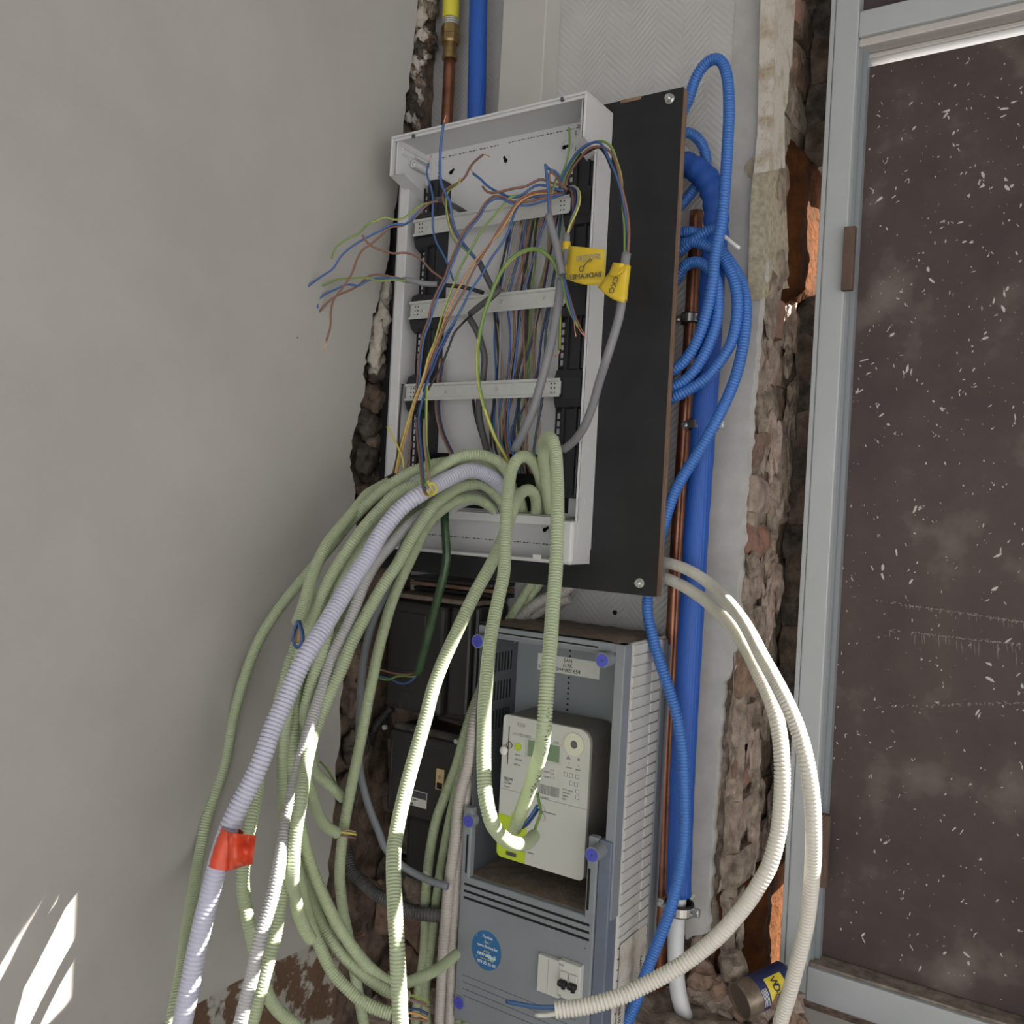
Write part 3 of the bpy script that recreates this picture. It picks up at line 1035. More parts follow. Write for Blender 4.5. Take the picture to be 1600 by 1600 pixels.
# head section
h = MB()
h.box((ex0, EB, ez1 - wtk), (ex1, EF, ez1), 0, .0012)
h.box((ex0, EB, ez_h), (ex0 + wtk, EF, ez1 - wtk), 0, .001)
h.box((ex1 - wtk, EB, ez_h), (ex1, EF, ez1 - wtk), 0, .001)
h.box((ex0 + .004, EF + .0035, ez1 - .0075), (ex1 - .004, EF + .005, ez1 - wtk))
h.box((ex0 + .007, EB, ez_h + .004), (ex0 + .009, EF + .006, ez1 - wtk))
h.box((ex1 - .010, EB, ez_h + .002), (ex1 - .008, EF + .006, ez1 - wtk))
for xa, xb in ((ex0, ex0 + .026), (ex1 - .026, ex1)):
    h.box((xa, EB, ez_h - .002), (xb, EF + .02, ez_h + .001), 0, .0008)
h.poly([(ex0 + .001, EF + .001, ez_h), (ex0 + .001, EB - .004, ez_h), (ex0 + .001, EB - .004, ez_h - .02)], (.026, 0, 0))
h.poly([(ex1 - .001, EF + .001, ez_h), (ex1 - .001, EB - .004, ez_h), (ex1 - .001, EB - .004, ez_h - .02)], (-.020, 0, 0))
hd = h.build('head_section', 'white_plastic', en)
ln = .028
for (u, v, r_, y0, y1) in ((627, 236, .0055, EF + .014, EB), (637, 247, .003, EF + .03, EB), (646, 256, .0055, EF + .035, EB), (652, 246, .0022, EF + .04, EB)):
    c = P(u, v, y0)
    MB().ring(c, (0, 1, 0), r_, r_ * .6, y1 - y0, 18).cyl(c + np.array((0, .001, 0)), c + np.array((0, .0015, 0)), r_ * .4, n=10).build('screw_boss', 'white_plastic', hd)
for (u, v, r_) in ((911, 168, .005), (907, 187, .0018), (902, 195, .0018)):
    c = P(u, v, EB - .02)
    MB().ring(c, (0, 1, 0), r_, r_ * .55, .019, 16).build('screw_boss', 'white_plastic', hd)
for u, v in ((645, 213), (878, 155)):
    c = P(u, v, EF)
    MB().box((c[0] - .002, EF - .0004, c[2] - .002), (c[0] + .002, EF + .003, c[2] + .003)).build('clip_slot', 'print_dark', hd)
# base section: lower wall and lip
lw = MB()
lz = P(700, 796, -.15)[2]
lw.box((ox0 - .02, EB - .003, lz - .003), (ox1 + .012, -.150, lz), 0, .001)
lw.box((ox0 - .02, -.150, lz - .014), (ox1 + .012, -.148, lz), 0, .0008)
lw.box((sx0, EB, ez0), (sx1, -.170, ez0 + .005), 0, .002)
lw.box((sx1 - .028, EB - .003, ez0 + .001), (sx1 + .0007, -.1695, lz - .006), 0, .004)
lw.box((sx0 - .0007, EB - .003, ez0 + .001), (sx0 + .022, -.1695, lz - .006), 0, .004)
lw.build('base_section', 'white_plastic', en)
# printed drilling scale
yb = EB - .0032


def dashes(p0, p1, n_):
    p0 = np.array(p0); p1 = np.array(p1)
    dk = MB()
    for i in range(n_):
        a = p0 + (p1 - p0) * (i + .15) / n_; c = p0 + (p1 - p0) * (i + (.4 if i % 3 == 2 else .85)) / n_
        dd = .0007 if abs(p1[0] - p0[0]) > abs(p1[2] - p0[2]) else 0
        ee = .0007 - dd
        dk.box((min(a[0], c[0]) - ee, yb, min(a[2], c[2]) - dd), (max(a[0], c[0]) + ee, yb + .0004, max(a[2], c[2]) + dd))
    dk.build('drilling_scale', 'print_dark', en)['kind'] = 'stuff'


dashes(P(685, 248, yb), P(782, 226, yb), 18)
dashes(P(794, 223, yb), P(905, 199, yb), 22)
dashes(P(900, 203, yb), P(899, 236, yb), 8)
dashes(P(686, 250, yb), P(685, 285, yb), 6)
dashes(P(668, 835, yb), P(775, 844, yb), 18)
dashes(P(802, 846, yb), P(862, 851, yb), 12)
for (u, v, rot) in ((707, 267, .9), (789, 248, -.5), (885, 229, 1.4), (681, 815, 1.2), (854, 826, 1.0)):
    c = P(u, v, yb)
    r = MB().ring(c + np.array((0, -.0012, 0)), (0, 1, 0), .0095, .0085, .0018, 22).build('keyhole_rim', 'white_plastic_dark', en)
    a = np.array((math.sin(rot), 0, math.cos(rot)))
    kk = MB().cyl(c + a * -.0035 + np.array((0, -.0006, 0)), c + a * -.0035, .0032, n=14)
    kk.poly([c + a * -.0035 + np.array((-a[2], 0, a[0])) * .0022, c + a * .004 + np.array((-a[2], 0, a[0])) * .0018, c + a * .004 - np.array((-a[2], 0, a[0])) * .0018, c + a * -.0035 - np.array((-a[2], 0, a[0])) * .0022], (0, -.0006, 0))
    kk.build('keyhole', 'hole_shade', r)
for (u, v) in ((942, 252), (908, 785)):
    c = P(u, v, ES - .0002)
    MB().ring(c, (0, 1, 0), .0065, .0058, .0006, 20).build('knockout_mark', 'white_plastic_dark', en)
MB().box(P(833, 866, -.1702), P(845, 875, -.1708)).build('paper_scrap', 'label_white', en)

# black uprights and DIN rails
RY = -0.163
rails_uv = [((645, 344.4), (893, 302.5), (643, 371), (890.6, 331)), ((638, 472.5), (872, 447.5), (637, 500), (870, 478)), ((632.5, 600), (876, 590.6), (631, 626), (875.6, 620))]
rx0 = P(638, 486, RY)[0] + .001
rx1 = P(889, 318, RY)[0]
rail_z = []
for (a, b_, c, d) in rails_uv:
    rail_z.append((np.mean([P(*a, RY)[2], P(*b_, RY)[2]]), np.mean([P(*c, RY)[2], P(*d, RY)[2]])))
lux0, lux1 = P(655, 560, -.14)[0], P(679, 560, -.14)[0]
rux0, rux1 = P(886, 430, -.14)[0], P(921, 430, -.14)[0]
zt = P(667, 285, -.14)[2]; zbm = P(650, 735, -.14)[2]
for (xa, xb, nm) in ((lux0, lux1, 0), (rux0, rux1, 1)):
    z_top = zt if nm == 0 else P(905, 240, -.14)[2]
    z_bot = zbm if nm == 0 else P(885, 778, -.14)[2]
    um = MB().box((xa + .004, EB - .003, z_bot), (xb, -.146, z_top), 0, .002)
    um.box((xa + .010, -.146, z_bot + .004), (xa + .013, -.150, z_top - .004)).box((xb - .006, -.146, z_bot + .004), (xb - .003, -.150, z_top - .004))
    up_ = um.build('upright', 'black_plastic', en)
    # slotted ladder strip beside the upright
    lm = MB()
    xs0, xs1 = (xa - .005, xa + .004)
    lm.box((xs0, -.140, z_bot), (xs0 + .0015, -.143, z_top - .01))
    lm.box((xs1 - .0015, -.140, z_bot), (xs1, -.143, z_top - .01))
    zz = z_bot
    while zz < z_top - .012:
        lm.box((xs0, -.140, zz), (xs1, -.143, zz + .003))
        zz += .0105
    lm.build('slotted_strip', 'black_plastic', up_)
    # rail carriers
    for (z1, z0) in rail_z:
        zm = (z0 + z1) / 2
        x_a, x_b = (xa - .010, xb + .001) if nm == 0 else (xa - .002, xb + .004)
        pr = [(-.140, zm + .031), (-.151, zm + .025), (-.1555, zm + .014), (-.1555, zm - .014), (-.151, zm - .025), (-.140, zm - .031)]
        MB().poly([(x_a, y, z) for y, z in pr], (x_b - x_a, 0, 0)).build('rail_carrier', 'black_plastic', en)
for i, (z1, z0) in enumerate(rail_z):
    zm = (z0 + z1) / 2
    hgt = z1 - z0
    y0 = RY
    pr = [(y0, z1), (y0, z1 - .0035), (y0 + .0035, z1 - .0045), (y0 + .0035, z0 + .0045), (y0, z0 + .0035), (y0, z0),
          (y0 + .001, z0), (y0 + .001, z0 + .0027), (y0 + .0045, z0 + .0037), (y0 + .0045, z1 - .0037), (y0 + .001, z1 - .0027), (y0 + .001, z1)]
    b = MB()
    n = len(pr)
    V = [(rx0, y, z) for y, z in pr] + [(rx1, y, z) for y, z in pr]
    F = [(k, (k + 1) % n, n + (k + 1) % n, n + k) for k in range(n)]
    F += [(0, 1, 10, 11), (1, 2, 9, 10), (2, 3, 8, 9), (3, 4, 7, 8), (4, 5, 6, 7)]
    F += [tuple(n + k for k in reversed(f)) for f in F[-5:]]
    b.add(V, F)
    rl = b.build('din_rail', 'zinc', en)
    for fx, dz in ((.09, -.001), (.28, .0), (.62, .001), (.88, .0)):
        c = np.array((rx0 + (rx1 - rx0) * fx, RY + .0035, zm + dz))
        MB().cyl(c, c + np.array((0, -.0016, 0)), .0026, n=12).cyl(c + np.array((0, -.0016, 0)), c + np.array((0, -.0022, 0)), .0014, n=6).build('screw', 'zinc_bright', rl)
    hm = MB()
    for fx in (.035, .055, .945, .965):
        for dz in (-.006, 0, .006):
            c = np.array((rx0 + (rx1 - rx0) * fx, RY + .0034, zm + dz))
            hm.cyl(c, c + np.array((0, -.0003, 0)), .0011, n=8)
    hm.build('punched_hole', 'hole_shade', rl)

# ------------------------------------------------------------------ pipes
t = thing('gas_pipe', 'copper gas pipe with brass fitting and yellow sleeve above the enclosure', 'pipe', P(700, 190, -.035))
y = -.035
MB().tube(smooth_path([P(697, 215, y), P(703, 92, y)], .02), .0097, 18).build('copper_run', 'copper_old', t)
ax = P(704.5, 20, y) - P(700, 190, y); ax /= np.linalg.norm(ax)
q0 = P(702.5, 94, y)
MB().cyl(q0, q0 + ax * .006, .0125, n=22).cyl(q0 + ax * .006, q0 + ax * .026, .0108, n=22).build('solder_cup', 'brass', t)
MB().cyl(q0 + ax * .026, q0 + ax * .030, .0132, .015, n=22).cyl(q0 + ax * .030, q0 + ax * .040, .0157, n=6, smooth=False).cyl(q0 + ax * .0405, q0 + ax * .056, .0157, n=6, smooth=False).build('hex_union', 'brass', t)
for k in range(3):
    MB().ring(q0 + ax * (.057 + k * .0036), ax, .0135, .008, .0026, 22).build('spring_ring', 'zinc', t)
MB().cyl(q0 + ax * .068, q0 + ax * .30, .0142, n=22).build('sleeve', 'yellow_sleeve', t)
p0, p1 = P(744, 200, -.04), P(747.5, 0, -.04)
d = p1 - p0
tag(MB().tube(smooth_path([p0 - d * .3, p1 + d * .9], .02), .0148, 24).build('lagged_pipe', 'blue_foam'), 'straight blue foam-lagged pipe above the enclosure beside the brass fitting', 'pipe')

t = thing('lagged_pipe', 'thick blue lagged pipe running down right of the black board', 'pipe', P(1060, 1400, -.05))
y = -.045
pts = path((1048, 254, -.05), (1070, 257), (1087, 264), (1106, 282), (1117, 312), (1119, 350), (1114, 420), (1102, 625), (1088, 825), (1078, 1000), (1067, 1200), (1060, 1398, -.05))
q = smooth_path(pts, .006)
rr = np.full(len(q), .0168)
kk = np.arange(len(q))
rr = rr + np.where((kk < 26), .0012 * np.sin(kk * 1.9), .0003 * np.sin(kk * .7))
MB().tube(q, rr, 28).build('foam_sleeve', 'blue_foam', t)
MB().tube(smooth_path(path((1060, 1398, -.05), (1057, 1440), (1056, 1500), (1059, 1545), (1070, 1590), (1086, 1640, -.05)), .008), .0112, 22).build('white_pipe', 'pipe_white', t)
pts = path((1088, 330, -.02), (1083, 437), (1072, 625), (1059, 825), (1050, 1000), (1040, 1200), (1033, 1430), (1029, 1560), (1028, 1640, -.02))
t2 = thing('copper_pipe', 'long bare copper pipe between black board and blue lagged pipe', 'pipe', pts[-1])
MB().tube(smooth_path(pts, .01), .0092, 18).build('copper_run', 'copper_old', t2)
MB().tube(smooth_path(path((1029, 1560, -.021), (1028, 1645, -.021)), .01), .0112, 18).build('copper_socket', 'copper_old', t2)


def clamp(u, v, y, r, lab, ear=1):
    c = P(u, v, y)
    t = thing('pipe_clamp', lab, 'clamp', c)
    MB().ring(c - np.array((0, 0, .0075)), (0, 0, 1), r + .0032, r + .0001, .015, 28).build('rubber_lining', 'rubber', t)
    MB().ring(c - np.array((0, 0, .0055)), (0, 0, 1), r + .0048, r + .0032, .011, 28).build('steel_band', 'zinc_bright', t)
    e = MB()
    for s_ in (-1, 1):
        e.box(c + np.array((s_ * (r + .0035), -.004, -.0055)), c + np.array((s_ * (r + .013), .004, .0055)), 0, .001)
    e.build('ear', 'zinc_bright', t)
    s = MB()
    for s_ in (-1, 1):
        s.cyl(c + np.array((s_ * (r + .009), -.004, 0)), c + np.array((s_ * (r + .009), -.008, 0)), .0032, n=10)
    s.build('clamp_screw', 'zinc_bright', t)
    MB().cyl(c + np.array((0, r + .0032, 0)), (c[0], .001, c[2]), .0035, n=8).build('hanger_rod', 'zinc', t)


clamp(1078, 498, -.02, .0092, 'small rubber-lined clamp on the copper pipe beside the blue coil')
clamp(1099, 664, -.045, .0168, 'steel pipe clamp round the middle of the blue lagged pipe')
clamp(1061, 1418, -.05, .0165, 'steel pipe clamp at the bottom end of the blue lagged pipe')

# ------------------------------------------------------------------ blue conduits beside the board
conduit('conduit', 'tall blue corrugated loop arching above the right corner of the black board',
        [(1060, 190, -.06), (1076, 155), (1087, 122), (1100, 102), (1112, 93), (1122, 92), (1131, 102), (1137, 125), (1139, 175, -.075), (1137, 225), (1134, 275), (1130, 325), (1125, 362),
         (1117, 400), (1114, 437, -.10), (1107, 475), (1097, 512), (1080, 550), (1064, 570), (1044, 582, -.085), (1020, 586, -.07)], 'blue_pvc', .0152, pitch=.0040)
conduit('conduit', 'small blue corrugated bend emerging near the top of the board edge',
        [(1050, 205, -.06), (1070, 206), (1084, 211), (1096, 224), (1103, 245, -.025), (1102, 265), (1092, 284), (1075, 308), (1055, 330, -.05)], 'blue_pvc', .0150, pitch=.0040)
conduit('conduit', 'long blue corrugated tail sweeping from the coil back behind the board',
        [(1040, 372, -.06), (1062, 365), (1080, 362), (1100, 369), (1120, 384), (1142, 412), (1157, 437, -.055), (1165, 470), (1165, 505), (1160, 545), (1150, 587), (1134, 627), (1115, 665, -.10), (1095, 700), (1070, 740), (1055, 767), (1043, 800), (1034, 830, -.09), (1025, 870, -.08), (1012, 932, -.09), (1012, 960), (1020, 995), (1032, 1037), (1047, 1082), (1060, 1130, -.10), (1067, 1175), (1069, 1215), (1070, 1260), (1069, 1312), (1062, 1362, -.105), (1050, 1412), (1035, 1455), (1017, 1500), (1005, 1532), (992, 1570), (975, 1615, -.11)], 'blue_pvc', .0152, pitch=.0040)
conduit('conduit', 'outer blue corrugated turn of the coil beside the copper pipe',
        [(1040, 392, -.06), (1060, 383), (1082, 378), (1105, 385), (1128, 403), (1144, 430, -.075), (1152, 465), (1150, 505), (1142, 537), (1125, 565), (1105, 590), (1080, 607), (1050, 622, -.085), (1025, 632, -.07)], 'blue_pvc', .0150, pitch=.0040)
conduit('conduit', 'inner blue corrugated turn of the coil tight round the copper pipe',
        [(1045, 450, -.06), (1058, 436), (1066, 420), (1083, 409), (1102, 415), (1117, 432, -.085), (1122, 460), (1121, 495), (1112, 528), (1097, 560), (1080, 585), (1062, 600), (1045, 606, -.085), (1022, 612, -.07)], 'blue_pvc', .0150, pitch=.0040)
conduit('conduit', 'short blue conduit length slanting across the lagged pipe',
        [(1040, 405, -.06), (1062, 392), (1087, 373), (1108, 360), (1128, 352, -.07)], 'blue_pvc', .0150, pitch=.0040)
tag(MB().tube(smooth_path(path((1128, 366, -.07), (1142, 378), (1155, 388, -.07)), .004), .0026, 10).build('cable_stub', 'cream_plastic'), 'short white cable stub poking out of the blue coil', 'cable')

# ------------------------------------------------------------------ smart-meter cabinet
MY = -0.163
mxr = P(977, 1012, MY)[0]
mxl = P(717, 1480, MY)[0]
mz1 = P(960, 1005, MY)[2]
mz0 = P(725, 1592, MY)[2]
MYB = -.030
mc = thing('meter_cabinet', 'grey meter cabinet with open front and blue-capped knobs', 'cabinet', ((mxl + mxr) / 2, MYB, mz0))
zr = P(800, 1390, MY)[2]           # floor of the recess
cas = MB()
th = .006
y1 = MY + .022
cas.box((mxr - th, MYB, mz0), (mxr, y1, mz1), 0, .003)
cas.box((mxl, MYB, mz0), (mxl + th, y1, mz1), 0, .003)
cas.box((mxl, MYB, mz0), (mxr, y1, mz0 + th), 0, .002)
cs = cas.build('casing', 'cabinet_light', mc)
# ribbed right side
zz = mz0 + .004
while zz < mz1 - .014:
    MB().box((mxr - .0005, y1 + .002, zz), (mxr + .0020, y1 + .060, zz + .0122), 0, .0008).box((mxr - .0005, y1 + .0605, zz + .0008), (mxr + .0034, y1 + .088, zz + .0130), 0, .0008).build('side_rib', 'cabinet_light', cs)
    zz += .0142
MB().box((mxr - .001, -.052, mz0), (mxr + .0045, -.036, mz1 - .004), 0, .001).box((mxr - .001, -.030, mz0 - .03), (mxr + .006, -.022, mz1 - .012), 0, .001).build('rear_flange', 'cabinet_grey', cs)
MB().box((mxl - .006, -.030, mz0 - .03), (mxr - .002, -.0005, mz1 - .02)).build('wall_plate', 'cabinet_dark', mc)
tp = MB()
V = []
nX, nY = 24, 14
for j in range(nY):
    for i in range(nX):
        x = mxl + (mxr - mxl) * i / (nX - 1); y = MY + .004 + (MYB - MY) * j / (nY - 1)
        rd = max(0, (x - (mxr - .02)) / .02) ** 2 * .014
        V.append((x, y, mz1 + .0015 - rd + .0018 * noise.noise(Vector((x * 60, y * 60, 2)))))
tp.add(V, [(j * nX + i, j * nX + i + 1, (j + 1) * nX + i + 1, (j + 1) * nX + i) for j in range(nY - 1) for i in range(nX - 1)], 0, True)
tp.box((mxl, MYB, mz1 - .006), (mxr - .012, y1, mz1 - .002))
tp.build('dusty_top', 'dusty', mc)
# inner box
yb_ = -.062
inn = MB()
inn.box((mxl + .006, yb_ + .003, zr), (mxr - .010, yb_, mz1 - .006))
inn.build('inner_back', 'cabinet_grey', mc)
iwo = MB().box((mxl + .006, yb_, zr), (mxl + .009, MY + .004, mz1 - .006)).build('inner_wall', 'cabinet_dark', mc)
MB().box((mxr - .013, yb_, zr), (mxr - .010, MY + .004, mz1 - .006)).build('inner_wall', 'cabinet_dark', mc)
sl_ = MB()
for row in range(3):
    for kx in range(7):
        yy = yb_ - .016 - kx * .008
        zt_ = mz1 - .045 - row * .042
        sl_.box((mxl + .0091, yy, zt_ - .028), (mxl + .0096, yy - .0028, zt_))
sl_.build('vent_slot', 'hole_shade', iwo)
MB().box((mxl + .006, yb_, zr - .002), (mxr - .010, MY + .004, zr + .0005)).build('dusty_shelf', 'dusty', mc)
dm = MB()
for k in range(13):
    zz = mz1 - .036 - k * .0078
    x = P(890, 1040, yb_)[0]
    dm.cyl((x, yb_, zz), (x, yb_ - .0006, zz), .0016, n=10)
dm.build('punched_hole', 'hole_shade', mc)
# front frame
fr = MB()
fw_ = .014
fr.box((mxl + .004, MY + .020, mz1 - .013), (mxr - .002, MY + .002, mz1 - .001), 0, .0012)
fr.box((mxl + .006, MY + .020, mz1 - .018), (mxr - .002, MY + .010, mz1 - .013))
fr.box((mxr - fw_, MY + .022, zr), (mxr, MY, mz1 - .001), 0, .0015)
fr.box((mxl, MY + .022, zr), (mxl + .008, MY + .012, mz1 - .001), 0, .0015)
fr.build('front_frame', 'cabinet_grey', mc)
MB().box((mxl + .022, MY + .0018, mz1 - .0095), (mxr - .04, MY + .0022, mz1 - .0075)).build('frame_slot', 'hole_shade', mc)
# lower cover
LY = MY - .006
lcx0, lcx1 = P(718, 1400, LY)[0], P(928, 1440, LY)[0]
lc = MB().box((lcx0, LY + .012, mz0), (lcx1, LY, zr), 0, .002)
# side bars rising beside the opening
zb1 = P(733, 1262, LY)[2]; zb2 = P(935, 1310, LY)[2]
wbar = .0145
lc.box((lcx0, LY + .012, zr - .004), (lcx0 + wbar, LY, zb1), 0, .002)
lc.box((lcx1 - wbar, LY + .012, zr - .004), (lcx1, LY, zb2), 0, .002)
cover = lc.build('lower_cover', 'cabinet_grey', mc)
MB().box((lcx1 + .0005, MY + .022, mz0), (mxr - .002, LY + .002, zb2 - .002), 0, .002).build('cover_side', 'cabinet_edge', mc)
vs_ = MB()
for (a, c) in (((725.4, 1382.5), (921, 1444)), ((724.8, 1393.5), (920.6, 1455.5)), ((724.6, 1403.6), (920.3, 1467))):
    p, q = P(*a, LY - .0003), P(*c, LY - .0003)
    zc = (p[2] + q[2]) / 2
    vs_.box((p[0], LY - .0004, zc - .0016), (q[0], LY + .001, zc + .0016))
p, q = P(921, 1357, LY), P(919, 1422, LY)
vs_.box((p[0] - .0017, LY - .0004, p[2]), (p[0] + .0017, LY + .001, q[2]))
p, q = P(731, 1304, LY), P(728, 1364, LY)
vs_.box((p[0] - .0015, LY - .0004, p[2]), (p[0] + .0015, LY + .001, q[2]))
vs_.build('vent_slot', 'hole_shade', cover)
gm = MB()
for k in range(4):
    p, q = P(722, 1530 + k * 11, LY), P(900, 1586 + k * 11, LY)
    zc = (p[2] + q[2]) / 2
    gm.box((p[0], LY - .0004, zc - .0003), (q[0], LY, zc + .0003))
gm.build('moulded_line', 'cabinet_dark', cover)
for (u, v) in ((914, 1482),):
    MB().cyl(P(u, v, LY), P(u, v, LY - .0006), .0011, n=8).build('rivet', 'cabinet_dark', cover)
# knobs


def knob(u, v, yf, yb2, r=.0098, lug=False):
    c = P(u, v, yf)
    k = MB().cyl((c[0], yb2, c[2]), c, r, n=24)
    if lug:
        k.box((c[0] - r * 1.5, yb2, c[2] - r * .6), (c[0] + r * .6, yb2 - .010, c[2] + r * .85), 0, .002)
    o = k.build('knob', 'cabinet_grey', mc)
    cc = MB().cyl(c, c + np.array((0, -.0012, 0)), r * .84, n=24).ring(c + np.array((0, -.0012, 0)), (0, -1, 0), r * .62, r * .5, .0007, 24)
    cp = cc.build('blue_cap', 'cap_blue', o)
    MB().cyl(c + np.array((0, -.0012, 0)), c + np.array((0, -.0018, 0)), r * .16, n=10).build('cap_hole', 'print_dark', cp)


knob(941, 1032, MY - .018, MY + .004, lug=True)
knob(746, 1002, MY - .018, MY + .014, lug=True)
knob(925, 1336, LY - .022, LY + .004)
knob(732, 1283, LY - .002, LY + .01)
knob(717, 1567, LY - .002, LY + .01)
knob(919, 1622, LY - .002, LY + .01)
# sticker
c = P(760, 1485, LY)
st = MB()
n = 36
rx, rzz = .0247, .0272
st.poly([(c[0] + rx * math.cos(2 * math.pi * i / n), LY - .0003, c[2] + rzz * math.sin(2 * math.pi * i / n)) for i in range(n)], (0, .0003, 0))
sto = st.build('round_sticker', 'sticker_blue', mc)
for s_, zz, sz in (('Fluvius', .0165, .0062), ('zoek ?', .0098, .004), ('www.fluvius.be', .0035, .0057), ('gasgeur', -.002, .0035), ('0800 65 0 65', -.0085, .0058), ('storing / defect', -.0130, .0034), ('078 35 35 00', -.0195, .0058)):
    text('lettering', s_, (c[0] + .001, LY - .0004, c[2] + zz), sz, 'wire_yellow' if sz < .0045 else 'print_white', sto, align='CENTER')
# breaker in the cover
p, q = P(846, 1487, LY), P(878, 1551, LY)
bo = MB().box((p[0], LY, P(846, 1545, LY)[2]), (P(880, 1500, LY)[0], LY - .008, p[2]), 0, .001)
bx_b = P(879, 1500, LY)[0]
bx_c = P(913, 1510, LY)[0]
bt, bb = P(893, 1500, LY)[2], P(893, 1558, LY)[2]
bo.box((bx_b, LY, bb), (bx_c, LY - .010, bt), 0, .0012)
bo_ = bo.build('breaker', 'meter_case', cover)
MB().box((p[0] + (bx_b - p[0]) * .48, LY - .0082, P(846, 1545, LY)[2] + .001), (p[0] + (bx_b - p[0]) * .50, LY - .0079, p[2] - .001)).box((bx_b + .001, LY - .0102, bt - .004), (bx_b + .008, LY - .0099, bt - .0065)).build('breaker_line', 'print_grey', bo_)
for k in range(2):
    xa = bx_b + .003 + k * (bx_c - bx_b - .004) / 2
    xb = xa + (bx_c - bx_b - .006) / 2 - .001
    zm = (bt + bb) / 2
    MB().box((xa, LY - .010, zm + .002), (xb, LY - .013, zm + .012), 0, .002).build('toggle_barrel', 'cabinet_light', bo_)
    MB().box((xa, LY - .010, zm - .006), (xb, LY - .019, zm + .001), 0, .002).box((xa + .004, LY - .010, zm - .011), (xb - .003, LY - .014, zm - .006), 0, .001).build('toggle', 'black_plastic', bo_)
text('lettering', 'ON', (bx_b + .001, LY - .0103, bb + .0015), .003, 'print_grey', bo_)
# EAN label inside
p, q = P(841, 1021, yb_ - .0008), P(936, 1058, yb_ - .0008)
lz1, lz0 = P(841, 1020, yb_)[2], P(841, 1045, yb_)[2]
lb = MB().box((p[0], yb_ - .0004, lz0 - .001), (q[0] + .0005, yb_ - .0009, lz1), 0).build('meter_number_label', 'label_white', mc)
cx = P(888, 1036, yb_)[0]
for s_, dz, sz in (('EAN', .74, .0075), ('ELEK', .43, .0075)):
    text('lettering', s_, (cx, yb_ - .0010, lz0 + (lz1 - lz0) * dz - .001), sz, 'print_dark', lb, align='CENTER')
text('lettering', '54    820 044 009 654', (p[0] + .0012, yb_ - .0010, lz0 + (lz1 - lz0) * .10 - .0002), .0080, 'print_dark', lb)
# paper label low on the side
c = P(985, 1500, -.10)
zl0, zl1 = mz0 + .005, P(975, 1455, -.1)[2]
pl_ = MB().box((mxr + .0036, MY + .024, zl0), (mxr + .0041, -.058, zl1)).build('paper_label', 'mortar_light', mc)
for s_, yy, sz, zo in (('541201010199572', MY + .036, .011, .0), ('02/10/2014', MY + .052, .006, .04), ('TYPE 25D60', MY + .064, .006, .05), ('H07V', -.068, .009, .09)):
    text('lettering', s_, (mxr + .0043, yy, zl0 + .01 + zo), sz, 'print_dark', pl_, xdir=(0, 0, 1), ydir=(0, -1, 0))

# ------------------------------------------------------------------ electricity meter
EY = -0.140
e = thing('electricity_meter', 'pale digital electricity meter with lime green corner inside the grey cabinet', 'meter', P(850, 1380, -.1))
emx0, emx1 = P(783, 1200, EY)[0], P(918, 1250, EY)[0]
emz1 = P(800, 1118, EY)[2]
emz0 = P(905, 1376, EY)[2]


def rrect(x0, x1, z0, z1, rads, y, k=6):
    """rounded outline, rads: (bl, br, tr, tl)"""
    out = []
    for (cx_, cz_, r, a0) in ((x0 + rads[0], z0 + rads[0], rads[0], 180), (x1 - rads[1], z0 + rads[1], rads[1], 270), (x1 - rads[2], z1 - rads[2], rads[2], 0), (x0 + rads[3], z1 - rads[3], rads[3], 90)):
        for i in range(k + 1):
            a = math.radians(a0 + 90 * i / k)
            out.append((cx_ + r * math.cos(a), y, cz_ + r * math.sin(a)))
    return out


MB().poly(rrect(emx0, emx1, emz0, emz1, (.008, .008, .018, .006), EY), (0, .006, 0)).build('front_case', 'meter_case', e)
MB().poly(rrect(emx0 + .001, emx1 - .0005, emz0 + .001, emz1 - .0005, (.008, .008, .018, .006), EY + .0062), (0, .068, 0)).build('body', 'meter_body', e)
zs_ = P(845, 1247, EY)[2]
gl = MB().box((emx0 + .001, EY - .0003, zs_ - .0003), (emx1, EY + .0002, zs_ + .0003)).build('seam', 'print_grey', e)
lx1, lzt, lzb = P(822, 1310, EY)[0], P(790, 1273, EY)[2], P(800, 1352, EY)[2]
lg = MB().poly(rrect(emx0 + .0003, lx1, emz0 + .0005, lzt, (.008, .0005, .0005, .0005), EY - .0012), (0, .002, 0)).box((P(800, 1275, EY)[0], EY - .0014, lzt - .001), (lx1, EY, lzt + .005))
lgo = lg.build('lime_cover', 'lime', e)
MB().box(P(791, 1329, EY - .0013), P(806, 1340, EY - .0018)).box(P(811, 1329, EY - .0013), P(821, 1331.5, EY - .0016)).build('latch_hole', 'print_dark', lgo)
MB().box(P(824, 1332, EY - .0002), P(834, 1334, EY - .0006)).build('screw_slot', 'print_dark', e)
c = P(898, 1163, EY)
MB().ring(c, (0, -1, 0), .0152, .0055, .0025, 32).build('optical_port', 'port_ring', e)
MB().cyl(c, c + np.array((0, -.001, 0)), .0055, n=24).build('port_window', 'port_dark', e)
c = P(810, 1167, EY)
MB().cyl(c, c + np.array((0, -.0016, 0)), .0055, n=24).build('push_button', 'lime', e)
p, q = P(824, 1158, EY), P(874, 1192, EY)
z0_, z1_ = P(874, 1192, EY)[2], P(874, 1166, EY)[2]
d0 = MB().box((p[0] - .002, EY - .0010, z0_ - .003), (q[0] + .0015, EY, z1_ + .0025), 0, .0005).build('display_bezel', 'cabinet_light', e)
MB().box((p[0] + .002, EY - .0014, z0_), (q[0], EY - .0009, z1_)).build('display', 'lcd', d0)
